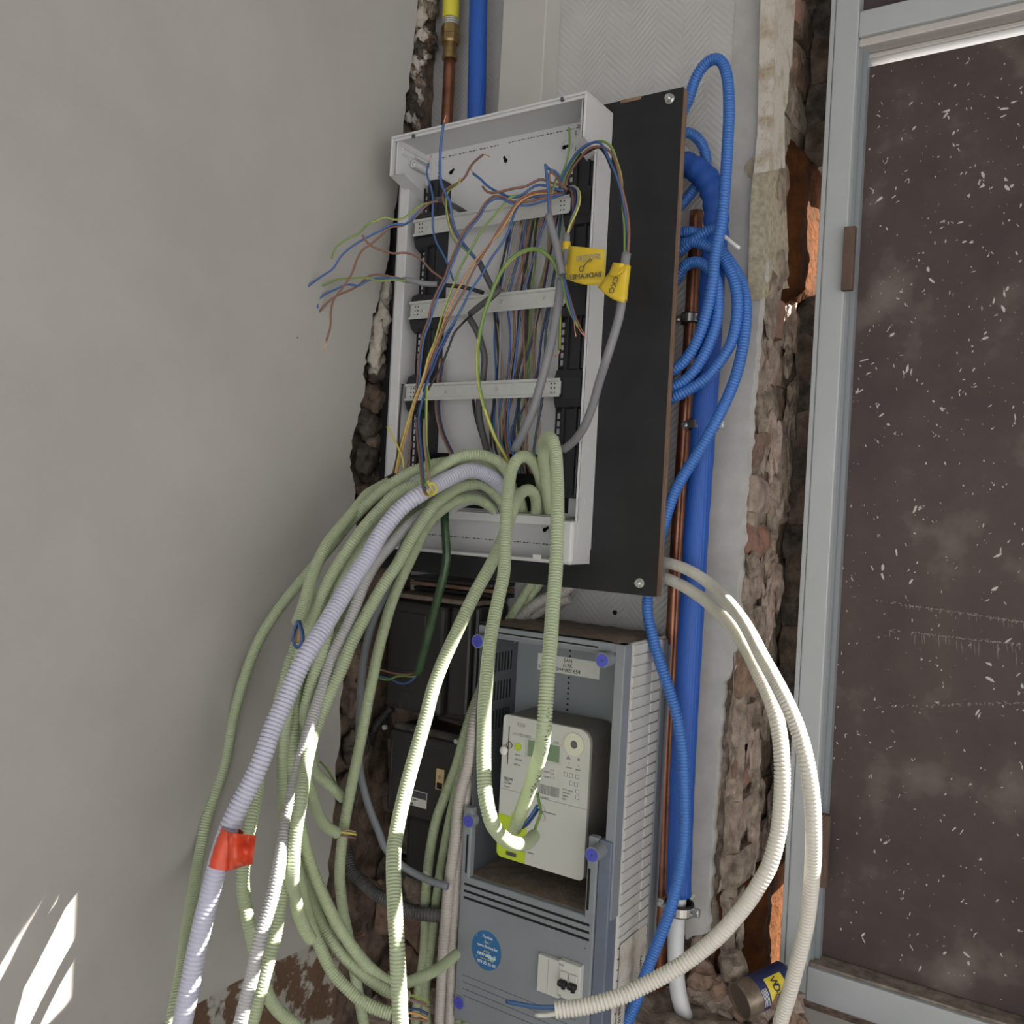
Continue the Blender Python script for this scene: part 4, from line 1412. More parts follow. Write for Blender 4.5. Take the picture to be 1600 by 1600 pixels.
# seals
p = P(796, 1135, EY); q = P(793, 1194, EY)
MB().box((p[0] - .0007, EY - .0004, q[2]), (p[0] + .0007, EY + .0003, p[2])).build('seal_slot', 'print_dark', e)
c = P(796, 1164, EY - .001)
MB().ring(c, (0, -1, 0), .0050, .0042, .0006, 20).build('seal_wire', 'print_dark', e)
c = P(787, 1173, EY - .004)
MB().bm(blob(c, (.013, .008, .015), 5, .25, 2), 0, True).build('lead_seal', 'cream_plastic', e)
p, q = P(846, 1267, EY), P(868, 1272, EY)
MB().box((p[0], EY - .0004, p[2] - .0007), (q[0], EY + .0003, p[2] + .0003)).build('seal_slot', 'print_dark', e)
c = P(845, 1277, EY - .002)
MB().cyl(c, c + np.array((0, -.003, 0)), .0068, n=22).build('lead_seal', 'cabinet_light', e)
MB().tube(smooth_path([P(842, 1275, EY - .004), P(843, 1258, EY - .004), P(850, 1262, EY - .004), P(852, 1268, EY - .001)], .002), .0005, 5).build('seal_wire', 'zinc', e)
# barcode and prints
rb = random.Random(2)
bc = MB()
p, q = P(842, 1230, EY), P(874, 1243, EY)
zb0, zb1 = P(858, 1243, EY)[2], P(858, 1228, EY)[2]
x = p[0]
while x < q[0]:
    w_ = rb.choice((.0004, .0007, .0011))
    bc.box((x, EY - .0004, zb0), (x + w_, EY, zb1))
    x += w_ + rb.choice((.0004, .0008))
bc.build('barcode', 'print_grey', e)
for s_, u, v, sz in (('9255', 808, 1134, .0068), ('CE M22 0071', 803, 1148, .0052), ('230 V~', 804, 1180, .0038), ('160 A/B', 804, 1187, .0038), ('eftma', 803, 1195, .0046),
                     ('Elektriciteit', 788, 1215, .003), ('3-fasig', 788, 1219, .003), ('IEC 62052', 788, 1223, .003), ('Class B', 788, 1229, .003), ('1000 imp/kWh', 788, 1217, .0024),
                     ('tarief 1', 850, 1206, .004), ('tarief 2', 850, 1214, .004), ('2015 / 60 Hz', 879, 1234, .0031), ('230/400V', 879, 1239, .0031), ('5(80)A', 879, 1244, .0031), ('IP54', 879, 1249, .0031),
                     ('35230081', 844, 1246, .0034), ('E 01', 867, 1161, .0038), ('afnemen', 884, 1199, .0028), ('injectie', 899, 1203, .0028), ('kWh', 885, 1186, .0032), ('1', 888, 1194, .0042), ('2', 903, 1198, .0042)):
    p = P(u, v, EY)
    text('lettering', s_, (p[0], EY - .0004, p[2]), sz, 'print_grey', e, depth=.0002)
ic = MB()
for (u, v) in ((884, 1210), (892, 1212), (902, 1214), (900, 1226), (902, 1237), (902, 1246), (893, 1224), (863, 1206), (863, 1213)):
    p = P(u, v, EY)
    s_ = .0028
    for (a, b_) in (((-s_, -s_), (s_, -s_ + .0004)), ((-s_, s_ - .0004), (s_, s_)), ((-s_, -s_), (-s_ + .0004, s_)), ((s_ - .0004, -s_), (s_, s_))):
        ic.box((p[0] + a[0], EY - .0004, p[2] + a[1]), (p[0] + b_[0], EY, p[2] + b_[1]))
for (u, v) in ((888, 1184), (904, 1187)):
    p = P(u, v, EY)
    ic.cyl(p, p + np.array((0, -.0004, 0)), .0020, n=12)
ic.build('pictogram', 'print_grey', e)

# ------------------------------------------------------------------ old bakelite boxes
OY = -0.105
ux0, ux1 = P(600, 1000, OY)[0], P(735, 1000, OY)[0]
uz1, uz0 = P(650, 938, OY)[2], P(680, 1127, OY)[2]
ob = thing('fuse_box', 'old black bakelite fuse box with embossed round emblem below the board', 'fuse box', ((ux0 + ux1) / 2, 0, uz0))
b = MB().box((ux0, -.002, uz0), (ux1, OY + .02, uz1), 0, .006)
b.box((ux0 + .006, OY + .021, uz0 + .006), (ux1 - .05, OY, uz1 - .004), 0, .007)
b.box((ux1 - .044, OY + .021, uz0 + .012), (ux1 - .004, OY + .006, uz1 - .004), 0, .005)
b.build('case', 'bakelite', ob)
px_ = MB()
zf0 = P(650, 1050, OY)[2]; xf0, xf1 = P(612, 1000, OY)[0], P(665, 1000, OY)[0]
px_.box((xf0, OY - .002, zf0), (xf1, OY + .002, P(650, 958, OY)[2]), 0, .002)
px_.build('fuse_door', 'bakelite', ob)
c = P(632, 1097, OY)
em = MB()
for r_ in (.0165, .012):
    n = 30
    pts = [(c[0] + r_ * .68 * math.cos(2 * math.pi * i / n), OY - .0006, c[2] + r_ * math.sin(2 * math.pi * i / n)) for i in range(n + 1)]
    em.tube(np.array(pts), .0007, 5, cap=False)
em.build('embossed_ring', 'bakelite_dust', ob)
text('lettering', 'E', (c[0] - .005, OY - .0008, c[2] + .0005), .011, 'bakelite_dust', ob)
text('lettering', 'm', (c[0] - .005, OY - .0008, c[2] - .0075), .011, 'bakelite_dust', ob)
MB().box((ux0 + .004, -.01, uz1 + .0005), (ux1, OY + .004, uz1 + .008), 0, .003).build('dust_layer', 'dusty', ob)
for k in range(3):
    MB().box((ux0 + .01, -.004, uz1 + .010 + k * .009), (ux1 + .01, -.05 - .01 * k, uz1 + .0165 + k * .009), 0, .002).build('wood_strip', 'ply_edge' if k == 1 else 'bakelite', ob)
# lower switch box
LYB = -0.118
bx0_, bx1_ = P(602, 1230, LYB)[0], P(722, 1230, LYB)[0]
bz1_, bz0_ = P(650, 1148, LYB)[2], P(660, 1283, LYB)[2]
sb_ = thing('switch_box', 'old black bakelite switch box with brass lever plate and maker plate', 'switch box', ((bx0_ + bx1_) / 2, 0, bz0_))
MB().box((bx0_, -.002, bz0_ - .004), (bx1_, LYB + .012, bz1_ + .006), 0, .008).box((bx0_ + .003, LYB + .013, bz0_), (bx1_ - .003, LYB, bz1_), 0, .005).build('case', 'bakelite', sb_)
MB().cyl((bx0_ + .008, LYB + .016, bz1_ + .002), (bx1_ - .006, LYB + .016, bz1_ + .002), .008, n=16).build('hinge_roll', 'bakelite_dust', sb_)
rim = MB()
o_ = rrect(bx0_ + .010, bx1_ - .012, bz0_ + .006, bz1_ - .012, (.008,) * 4, LYB - .0003, 5)
rim.tube(np.array(o_ + [o_[0]]), .0006, 5, cap=False)
rim.build('moulded_border', 'bakelite_dust', sb_)
p, q = P(684, 1200, LYB), P(696.5, 1233, LYB)
lvx0, lvx1 = p[0], P(695.5, 1215, LYB)[0]
lp = MB().box((lvx0, LYB, P(690, 1234, LYB)[2]), (lvx1, LYB - .004, P(690, 1201, LYB)[2]), 0, .0008).build('lever_plate', 'brass_plate', sb_)
MB().box((lvx0 + .003, LYB - .0041, P(690, 1232, LYB)[2]), (lvx1 - .002, LYB - .0045, P(690, 1222.5, LYB)[2])).build('lever_slot', 'hole_shade', lp)
text('lettering', '0', ((lvx0 + lvx1) / 2, LYB - .0042, P(690, 1216, LYB)[2]), .0075, 'print_dark', lp, align='CENTER')
px0, px1 = P(637, 1245, LYB)[0], P(667, 1250, LYB)[0]
pz1, pz0 = P(655, 1236, LYB)[2], P(655, 1261, LYB)[2]
mp_ = MB().box((px0, LYB, pz0), (px1, LYB - .0008, pz1)).build('maker_plate', 'label_white', sb_)
MB().box((px0 + .001, LYB - .0009, (pz0 + pz1) / 2 + .001), (px1 - .001, LYB - .0012, pz1 - .001)).box((px0 + .001, LYB - .0009, pz0 + .001), (px0 + .012, LYB - .0012, pz0 + .0045)).build('plate_print', 'print_dark', mp_)
text('lettering', '15 A 250 V', (px0 + .0015, LYB - .0011, (pz0 + pz1) / 2 - .004), .0042, 'print_dark', mp_)
for (u, v) in ((603, 1136), (715, 1158)):
    c = P(u, v, LYB + .008)
    MB().cyl(c, c + np.array((0, -.005, 0)), .0038, n=14).build('screw', 'zinc', sb_)
# blank box beneath
b2x1 = P(712, 1330, OY)[0]
bb_ = MB().box((P(628, 1330, OY)[0], -.002, P(660, 1385, OY)[2]), (b2x1, OY + .008, bz0_ - .007), 0, .006)
bb_.box((P(632, 1330, OY)[0], -.004, bz0_ - .0065), (b2x1 - .004, OY + .014, bz0_ - .0045))
tag(bb_.build('terminal_box', 'bakelite'), 'plain black terminal box under the old switch box', 'box')

# ------------------------------------------------------------------ conduits from the enclosure
G = 'green_pvc'


def mouth(c3, dirv, d):
    pass


c1 = conduit('conduit', 'green conduit with black connector ending in a hanging wire loop by the left wall',
             [(617, 748, -.25), (592, 762), (575, 772), (553, 799, -.33), (535, 820), (517, 842), (506, 859, -.39), (494, 885), (484, 912), (476, 942), (465, 974, -.46)], G, .0150,
             wires=[([(468, 970, -.463), (461, 985), (457, 1000), (461, 1010), (467, 1013), (473, 1005), (474, 992), (468, 970, -.463)], 'navy'),
                    ([(465, 970, -.466), (459, 988), (458, 1003), (464, 1011), (471, 1005), (471, 990), (465, 970, -.466)], 'blue'),
                    ([(466, 970, -.460), (463, 990), (462, 1002), (466, 1006), (469, 1000), (468, 985), (466, 970, -.460)], 'orange'),
                    ([(629, 600, -.245), (624, 660), (621, 711), (615, 744, -.25)], 'black')], parts=True)
q = P(617, 748, -.25); q2 = P(606, 754, -.262)
MB().cyl(q + (q - q2) * .5, q2, .0085, n=16).build('connector', 'black_plastic', c1)
LWIRES = [
    ([(882, 300, -.165), (850, 309, -.175), (822, 315, -.19), (797, 314, -.20), (792, 310), (776, 306), (767, 309), (755, 322, -.21), (747, 336), (725, 362), (712, 390), (701, 416, -.225), (694, 436), (685, 452), (675, 476), (669, 501), (660, 525), (655, 560), (653, 587), (650, 612, -.235), (640, 650), (629, 690), (621, 714), (614, 745, -.25)], 'brown', .0036),
    ([(880, 303, -.165), (850, 314, -.175), (822, 321, -.19), (800, 318, -.203), (779, 310), (762, 318), (750, 338), (729, 364), (716, 391), (705, 417, -.228), (697, 438), (688, 455), (679, 478), (672, 503), (663, 527), (658, 562), (656, 587), (653, 612, -.238), (643, 650), (631, 690), (623, 714), (616, 745, -.25)], 'blue', .0030),
    ([(878, 304, -.165), (845, 306, -.175), (815, 305, -.19), (798, 308, -.20), (787, 320), (775, 334), (756, 355, -.21), (737, 387), (725, 407), (716, 426), (710, 442), (700, 467), (692, 489), (687, 507), (679, 535, -.23), (669, 559), (664, 580), (657, 602), (647, 627), (636, 664), (626, 700), (617, 744, -.252)], 'yg', .0032),
    ([(880, 301, -.165), (852, 302, -.175), (828, 306, -.19), (810, 318, -.20), (799, 334), (785, 357), (771, 375), (747, 402, -.215), (737, 415), (720, 445), (707, 470), (697, 492), (688, 520), (678, 545, -.23), (668, 570), (660, 596), (650, 624), (640, 660), (630, 697), (619, 744, -.254)], 'orange', .0032),
    ([(881, 302, -.165), (856, 298, -.175), (830, 302, -.19), (811, 312, -.20), (800, 327), (784, 351), (766, 381), (752, 402, -.215), (744, 415), (732, 439), (725, 455), (707, 485), (691, 519), (682, 545, -.23), (671, 572), (660, 600), (648, 632), (638, 661), (627, 690), (613, 744, -.248)], 'brown', .0032),
    ([(643, 690, -.245), (640, 705), (637, 725), (634, 742), (626, 752, -.262)], 'brown', .0030),
    ([(605, 666, -.25), (614, 683), (622, 699), (629, 716), (631, 732, -.258)], 'yellow', .0030)]
for w_ in LWIRES:
    wire_part(c1, *w_)

conduit('conduit', 'outermost green conduit hanging alone against the left wall',
        [(800, 760, -.15), (760, 730, -.21), (700, 722), (655, 732, -.27), (622, 749), (586, 776), (550, 812, -.33), (515, 856), (467, 912, -.36), (435, 952), (405, 1000), (385, 1050, -.39), (366, 1115), (351, 1195, -.405), (336, 1240), (322, 1284), (312, 1334, -.45), (303, 1387), (294, 1440), (283, 1525, -.565), (268, 1610, -.60)], G)
conduit('conduit', 'topmost green conduit arching out of the enclosure above the lavender one',
        [(805, 800, -.14), (800, 770), (793, 742, -.19), (780, 722, -.22), (761, 713), (742, 710, -.255), (717, 714), (692, 729), (674, 742, -.30), (655, 755), (624, 768, -.33), (599, 790), (572, 820), (550, 850, -.39), (527, 884), (507, 919), (492, 952), (477, 992, -.43), (462, 1042), (452, 1100, -.45), (446, 1150), (442, 1200), (443, 1250, -.46), (448, 1290), (449, 1340, -.485), (440, 1400), (428, 1470), (412, 1530, -.535), (402, 1570), (390, 1615, -.55)], G)
conduit('conduit', 'green conduit emerging from under the lavender one and bending right to a wired end',
        [(795, 785, -.135), (770, 752, -.15), (720, 748, -.19), (655, 770, -.27), (597, 818, -.34), (560, 864), (536, 902, -.385), (520, 950), (509, 1000), (500, 1030, -.42), (488, 1064), (478, 1105, -.435), (473, 1150), (475, 1200), (485, 1235, -.40), (500, 1278), (512, 1293), (527, 1302, -.33)], G, .0150,
        wires=[([(524, 1300, -.335), (540, 1301), (557, 1304, -.31)], 'yellow'), ([(524, 1304, -.335), (540, 1306), (556, 1310, -.31)], 'brown'), ([(523, 1302, -.332), (538, 1297), (556, 1300, -.31)], 'tan')])
conduit('conduit', 'green conduit bending off right to an open end beside the old masonry',
        [(790, 790, -.135), (750, 764, -.15), (700, 772, -.19), (645, 798, -.25), (590, 862, -.31), (550, 932, -.36), (517, 1012, -.37), (497, 1100, -.36), (486, 1165, -.345), (492, 1205, -.33), (512, 1224, -.31), (537, 1248, -.29)], G, .0148,
        wires=[([(533, 1243, -.295), (525, 1225), (512, 1203), (500, 1190, -.30)], 'yg')])
conduit('conduit', 'green conduit sweeping down and round to the meter cabinet side',
        [(790, 788, -.135), (760, 758, -.15), (690, 757, -.21), (640, 785, -.26), (585, 842, -.33), (530, 912, -.38), (490, 985, -.41), (467, 1060, -.43), (457, 1150, -.445), (459, 1230, -.45), (470, 1292, -.44), (488, 1360, -.42), (510, 1410, -.41), (523, 1437), (539, 1463), (554, 1485, -.38), (571, 1506), (591, 1524), (607, 1534, -.34), (635, 1535), (662, 1525, -.28), (687, 1512), (713, 1491, -.20)], G)
conduit('conduit', 'green conduit in the low tangle with an open end behind the sunlit one',
        [(785, 795, -.135), (750, 768, -.15), (680, 772, -.21), (620, 810, -.27), (560, 884, -.33), (511, 968, -.38), (478, 1055, -.40), (464, 1150, -.42), (461, 1230, -.425), (463, 1300, -.43), (474, 1362, -.42), (497, 1432, -.40), (510, 1457), (524, 1478, -.39), (542, 1499), (562, 1519, -.37), (581, 1533), (604, 1548, -.35), (638, 1558, -.33)], G, .0148,
        wires=[([(630, 1556, -.335), (645, 1556), (658, 1560), (671, 1568, -.31)], 'yg'), ([(630, 1560, -.335), (645, 1562), (658, 1567), (671, 1574, -.31)], 'brown'), ([(632, 1558, -.332), (650, 1566), (671, 1570, -.31)], 'grey')])
conduit('conduit', 'lowest green conduit of the tangle ending near the frame bottom',
        [(780, 795, -.135), (745, 770, -.15), (690, 775, -.19), (640, 810, -.25), (590, 876, -.30), (530, 962, -.36), (480, 1060, -.41), (455, 1150, -.43), (449, 1220, -.44), (453, 1300, -.45), (468, 1380, -.44), (487, 1450, -.42), (500, 1479), (510, 1502, -.41), (523, 1524), (541, 1543, -.40), (560, 1560), (581, 1573, -.39), (612, 1585, -.38)], G, .0150,
        wires=[([(605, 1582, -.385), (630, 1582), (650, 1584), (669, 1592, -.36)], 'orange'), ([(605, 1586, -.385), (630, 1590), (650, 1592), (669, 1595, -.36)], 'brown'), ([(605, 1580, -.382), (630, 1577), (655, 1578), (669, 1585, -.36)], 'navy')])
conduit('conduit', 'green conduit dropping almost straight in front of the old bakelite boxes',
        [(775, 800, -.14), (762, 788, -.17), (740, 778, -.20), (715, 782, -.23), (690, 797), (672, 815, -.27), (649, 858, -.29), (631, 896), (618, 925, -.30), (607, 957), (598, 990), (590, 1022, -.30), (583, 1057), (576, 1090), (566, 1145, -.30), (556, 1195), (547, 1240, -.30), (538, 1290), (532, 1340, -.31), (531, 1375), (535, 1415, -.31), (542, 1454), (549, 1486, -.30), (556, 1530), (563, 1570), (572, 1620, -.29)], G, .0146)
conduit('conduit', 'green conduit lit by sun that ends in a closed tip left of the tangle',
        [(800, 800, -.14), (790, 790, -.16), (780, 779), (767, 765, -.19), (752, 757), (736, 757, -.22), (717, 762), (699, 773), (680, 788, -.285), (664, 809, -.30), (645, 838), (622, 880), (600, 912, -.36), (580, 947), (562, 980), (548, 1008, -.40), (535, 1042), (517, 1082), (500, 1120, -.435), (486, 1160), (477, 1200), (470, 1250, -.50), (464, 1285), (460, 1315), (458, 1350, -.51), (457, 1380), (461, 1405), (467, 1428, -.47), (477, 1452), (486, 1468, -.45)], G, .0152)
conduit('conduit', 'slim pale grey conduit running beside the sunlit green one',
        [(785, 798, -.135), (770, 785, -.15), (740, 774, -.18), (700, 784, -.23), (645, 815, -.30), (612, 850), (587, 880), (570, 910, -.37), (550, 962), (535, 994), (520, 1024), (510, 1056, -.42), (500, 1088), (490, 1118), (479, 1155, -.46), (467, 1198), (459, 1230), (449, 1278, -.50), (440, 1330), (434, 1364, -.53), (426, 1400), (415, 1437), (404, 1477, -.56), (395, 1520), (385, 1560), (372, 1615, -.58)], 'grey_pvc', .0146)
pv = conduit('conduit', 'thick lavender corrugated conduit with a red tape band', [(800, 790, -.14), (793, 772, -.16), (780, 756, -.19), (767, 745), (750, 737, -.235), (730, 736, -.262), (705, 746), (680, 759), (655, 773, -.345), (630, 791), (611, 812), (592, 838), (576, 868, -.40), (552, 904), (530, 940), (505, 982), (482, 1018, -.50), (463, 1054), (445, 1096), (428, 1133), (414, 1172, -.555), (399, 1210), (377, 1252), (358, 1293, -.59), (343, 1338), (331, 1387), (318, 1437), (307, 1487), (297, 1540, -.615), (283, 1612, -.62)], 'lavender_pvc', .0205, pitch=.0045, n=18, parts=True)
# red tape: a sleeve with two flying ends
tq = smooth_path(path((364, 1297, -.592), (357, 1313), (350, 1333), (344, 1356, -.602)), .003)
MB().tube(tq, .0113 + .0004 * np.sin(np.arange(len(tq)) * 2.1), 18, cap=False).build('tape_band', 'orange_tape', pv)
fl_ = MB()
nu, nv = 8, 7
V = []
for i in range(nu):
    for j in range(nv):
        a = i / (nu - 1); b_ = j / (nv - 1)
        u = 352 + 48 * a - 6 * a * b_; v = 1300 + 6 * a + (62 - 18 * a) * b_
        yy = -.598 - .012 * math.sin(a * 6) * (1 - .4 * b_) - .006 * math.sin(b_ * 9 + a * 4) * a
        V.append(P(u, v, yy))
F = [(i * nv + j, i * nv + j + 1, (i + 1) * nv + j + 1, (i + 1) * nv + j) for i in range(nu - 1) for j in range(nv - 1)]
fl_.add(V, F, 0, True)
flo = fl_.build('tape_tail', 'orange_tape', pv)
sm_ = flo.modifiers.new('thick', 'SOLIDIFY'); sm_.thickness = .0003

conduit('conduit', 'brightly sunlit green conduit hanging straight between old boxes and meter cabinet',
        [(838, 800, -.14), (838, 785, -.16), (834, 771), (825, 765, -.20), (813, 772), (804, 787, -.24), (797, 808), (788, 834, -.27), (777, 862), (763, 890, -.312), (746, 920), (732, 948), (718, 978, -.358), (701, 1014), (687, 1047), (676, 1079, -.405), (666, 1118), (654, 1161), (641, 1207, -.452), (630, 1250), (621, 1291), (615, 1335, -.505), (615, 1372), (617, 1421), (620, 1470, -.54), (622, 1519), (624, 1560), (626, 1615, -.55)], G, .0156)
conduit('conduit', 'green conduit looping down before the meter with a sunlit lower bend',
        [(858, 800, -.13), (856, 785, -.15), (851, 762), (841, 738, -.20), (832, 721), (821, 713), (809, 717, -.265), (800, 732), (796, 753), (793, 780, -.30), (791, 810), (790, 840), (787, 898, -.335), (780, 930), (773, 962), (767, 994, -.375), (763, 1027), (760, 1061), (757, 1106, -.42), (756, 1151), (756, 1200, -.45), (759, 1247), (766, 1278, -.465), (777, 1299), (791, 1313, -.42), (809, 1319), (825, 1316, -.355), (834, 1306, -.33)], G, .0152,
        wires=[([(833, 1307, -.332), (838, 1290), (845, 1270), (842, 1252), (840, 1240, -.30)], 'yg', .0036)])
conduit('conduit', 'marked green conduit hanging in front of the meter with blue wires at its end',
        [(862, 806, -.13), (858, 790, -.15), (851, 740, -.2), (849, 714), (850, 694, -.255), (856, 683), (863, 688, -.30), (868, 706), (870, 735), (871, 765), (871, 810, -.35), (870, 855), (868, 898, -.37), (863, 960), (860, 1005), (856, 1050, -.42), (853, 1095), (850, 1140, -.435), (845, 1174), (838, 1200, -.40), (830, 1225), (822, 1247, -.36), (813, 1271), (804, 1296, -.34)], G, .0154,
        wires=[([(806, 1292, -.342), (818, 1288), (830, 1274), (840, 1258, -.315)], 'blue', .0036), ([(808, 1295, -.342), (820, 1292), (832, 1278), (841, 1264, -.315)], 'navy', .0034)])
# dark marker strokes printed along that conduit are part of it: thin bands
fo = [o for o in COL.objects if o.name.startswith('conduit') and o.get('label', '').startswith('marked green')][0]
rm = random.Random(4)
mk = MB()
ctr = smooth_path(path((856, 1050, -.42), (853, 1095), (850, 1140, -.435), (845, 1174), (838, 1200, -.40), (830, 1225), (822, 1247, -.36), (813, 1271)), .0012)
tn = np.gradient(ctr, axis=0)
acc = 0
for i in range(30, len(ctr) - 20):
    acc += 1
    if acc % 3 or (75 < i < 105):
        continue
    t_ = tn[i] / np.linalg.norm(tn[i])
    dn = CAM - ctr[i]
    dn -= t_ * np.dot(dn, t_); dn /= np.linalg.norm(dn)
    sd = np.cross(t_, dn)
    a0 = rm.uniform(.1, .7); a1 = a0 + rm.uniform(.15, .5)
    mk.tube(np.array([ctr[i] + (dn * math.cos(a) - sd * math.sin(a)) * .0079 for a in np.linspace(a0, a1, 5)]), .0005, 5)
mk.build('printed_mark', 'print_dark', fo)
# shorter stubs seen inside the bottom opening
conduit('conduit', 'short dark green conduit stub deep in the bottom opening', [(848, 800, -.13), (847, 770, -.14), (843, 745, -.15), (836, 722, -.16)], G)
conduit('conduit', 'dark green conduit curving low inside the bottom opening', [(818, 800, -.13), (812, 780, -.15), (800, 764, -.165), (785, 756, -.175)], G)
conduit('conduit', 'faint grey conduit arching lowest in the bottom opening', [(776, 802, -.13), (764, 790, -.15), (746, 781, -.17), (724, 784, -.19), (704, 797, -.2)], 'grey_pvc')
conduit('conduit', 'green conduit passing behind the red tape band and bending off to the lower right',
        [(560, 850, -.33), (520, 900, -.37), (487, 950, -.40), (466, 1000, -.42), (446, 1060, -.44), (425, 1140, -.46), (404, 1230, -.50), (391, 1290, -.525), (382, 1340), (379, 1375, -.535), (384, 1420), (394, 1468, -.53), (406, 1520), (420, 1558, -.50), (438, 1583), (470, 1612, -.47)], G)
wire('short pinkish wire stub poking out of the brown masonry', [(548, 1466, -.10), (558, 1463), (569, 1460, -.12)], 'brown', .0044)
# smooth tubes
tag(MB().tube(smooth_path(path((705, 772, -.23), (674, 788, -.25), (655, 808), (640, 832), (620, 878, -.27), (600, 930), (586, 962), (577, 990, -.29), (569, 1028), (564, 1075), (562, 1125, -.28), (562, 1200), (570, 1238), (580, 1270, -.24), (592, 1300), (602, 1325, -.22), (625, 1350), (650, 1366, -.20), (675, 1377), (700, 1385, -.19)), .006), .0053, 14).build('cable', 'tube_slate'),
    'smooth slate grey cable hanging past the old boxes', 'cable')
bt_ = thing('tube', 'glossy dark green plastic tube with cut end and loose wires', 'tube', P(652, 1053, -.2))
MB().tube(smooth_path(path((690, 770, -.19), (694, 792), (695, 817, -.2), (697, 845), (698, 868), (695, 892), (686, 926, -.2), (677, 962), (668, 998), (660, 1026), (652, 1054, -.19)), .006), .0062, 14).build('tube_wall', 'tube_bottle', bt_)
wire_part(bt_, [(654, 1050, -.192), (646, 1057), (632, 1056), (619, 1057), (607, 1062), (594, 1060), (585, 1056, -.17)], 'yg')
wire_part(bt_, [(654, 1050, -.190), (646, 1061), (634, 1068), (620, 1066), (608, 1060), (580, 1054, -.17)], 'blue')
wire_part(bt_, [(654, 1050, -.188), (636, 1054), (615, 1052), (600, 1048), (570, 1040), (560, 1028, -.17)], 'brown')

# bundle running down left of the meter cabinet
conduit('conduit', 'green conduit nearest the old boxes in the upright bundle',
        [(840, 895, -.05), (818, 932), (800, 962, -.07), (780, 1000), (765, 1038), (752, 1075, -.11), (740, 1106), (727, 1146, -.138), (714, 1194, -.142), (696, 1242), (681, 1284), (671, 1338, -.142), (665, 1405), (664, 1470), (660, 1510, -.14), (654, 1551), (648, 1615, -.14)], G, .0150)
conduit('conduit', 'thinner green conduit second in the upright bundle',
        [(850, 900, -.045), (822, 945), (795, 985, -.06), (772, 1040), (752, 1095, -.10), (735, 1150, -.135), (718, 1215, -.138), (702, 1285), (690, 1350, -.135), (682, 1405), (677, 1454), (669, 1515, -.135), (664, 1555), (668, 1615, -.135)], G, .0140)
conduit('conduit', 'thick beige conduit in the upright bundle left of the meter cabinet',
        [(905, 905, -.045), (880, 924), (850, 936), (822, 957, -.06), (795, 987), (772, 1026), (755, 1070, -.11), (741, 1130, -.15), (731, 1196), (718, 1244, -.165), (712, 1307), (707, 1345), (701, 1389, -.168), (697, 1437), (693, 1486), (690, 1551), (687, 1615, -.165)], 'beige_pvc', .0172, pitch=.0042)
conduit('conduit', 'slim beige conduit pressed against the meter cabinet edge',
        [(890, 935, -.04), (860, 947), (830, 965, -.05), (800, 1000), (772, 1060, -.10), (752, 1110), (741, 1165), (732, 1226, -.15), (724, 1291), (717, 1340, -.158), (713, 1405), (708, 1470), (705, 1551), (702, 1615, -.165)], 'beige_pvc', .0140)
conduit('conduit', 'short green conduit rising under the cabinet bottom edge', [(716, 1640, -.10), (715, 1600, -.10), (716, 1572, -.09)], G)
conduit('conduit', 'other short green conduit rising under the cabinet further right', [(729, 1640, -.09), (728, 1604, -.09), (729, 1578, -.08)], G)
conduit('flexible_hose', 'thick charcoal corrugated hose curving out of the masonry',
        [(536, 1290, -.10), (541, 1325), (549, 1360, -.13), (565, 1377), (581, 1392), (601, 1405, -.155), (624, 1416), (646, 1425), (671, 1429, -.158), (692, 1430, -.15)], 'dark_pvc', .0200, pitch=.0052, n=18, category='hose')
conduit('flexible_hose', 'short dusty black corrugated hose above the switch box corner',
        [(612, 1105, -.07), (600, 1119), (586, 1137, -.085), (577, 1160), (570, 1185, -.07)], 'black_pvc', .0150, pitch=.0046, category='hose')

# cream conduits looping out at the right
conduit('conduit', 'outer cream conduit of the pair looping right of the lagged pipe',
        [(990, 872, -.06), (1030, 877, -.07), (1062, 885), (1087, 897), (1112, 915, -.12), (1137, 940), (1157, 965, -.21), (1175, 995), (1190, 1025, -.30), (1208, 1057), (1225, 1090, -.35), (1241, 1125), (1252, 1157), (1261, 1195, -.37), (1269, 1250), (1271, 1300, -.365), (1270, 1350), (1266, 1400, -.34), (1259, 1450), (1247, 1500, -.32), (1234, 1550), (1217, 1612, -.30)], 'cream_pvc', .0150, pitch=.0037)
wconduit = conduit('conduit', 'inner cream conduit ending with blue and white wires before the meter cabinet',
                   [(990, 896, -.06), (1029, 900, -.07), (1050, 907), (1075, 920), (1100, 937, -.12), (1125, 960), (1150, 990, -.21), (1170, 1020), (1187, 1055, -.295), (1201, 1085), (1212, 1118, -.33), (1219, 1155), (1222, 1200, -.35), (1221, 1250), (1216, 1300, -.355), (1203, 1350), (1187, 1380, -.365), (1170, 1407), (1150, 1432, -.37), (1125, 1460), (1087, 1492, -.38), (1050, 1517), (1012, 1537, -.40), (975, 1555), (937, 1567, -.43), (900, 1575), (868, 1578, -.45)], 'cream_pvc', .0156, pitch=.0037,
                   wires=[([(872, 1574, -.448), (850, 1574), (830, 1572), (808, 1568), (792, 1565, -.43)], 'blue', .0046), ([(872, 1583, -.448), (855, 1586), (838, 1586, -.44)], 'white', .0046)])

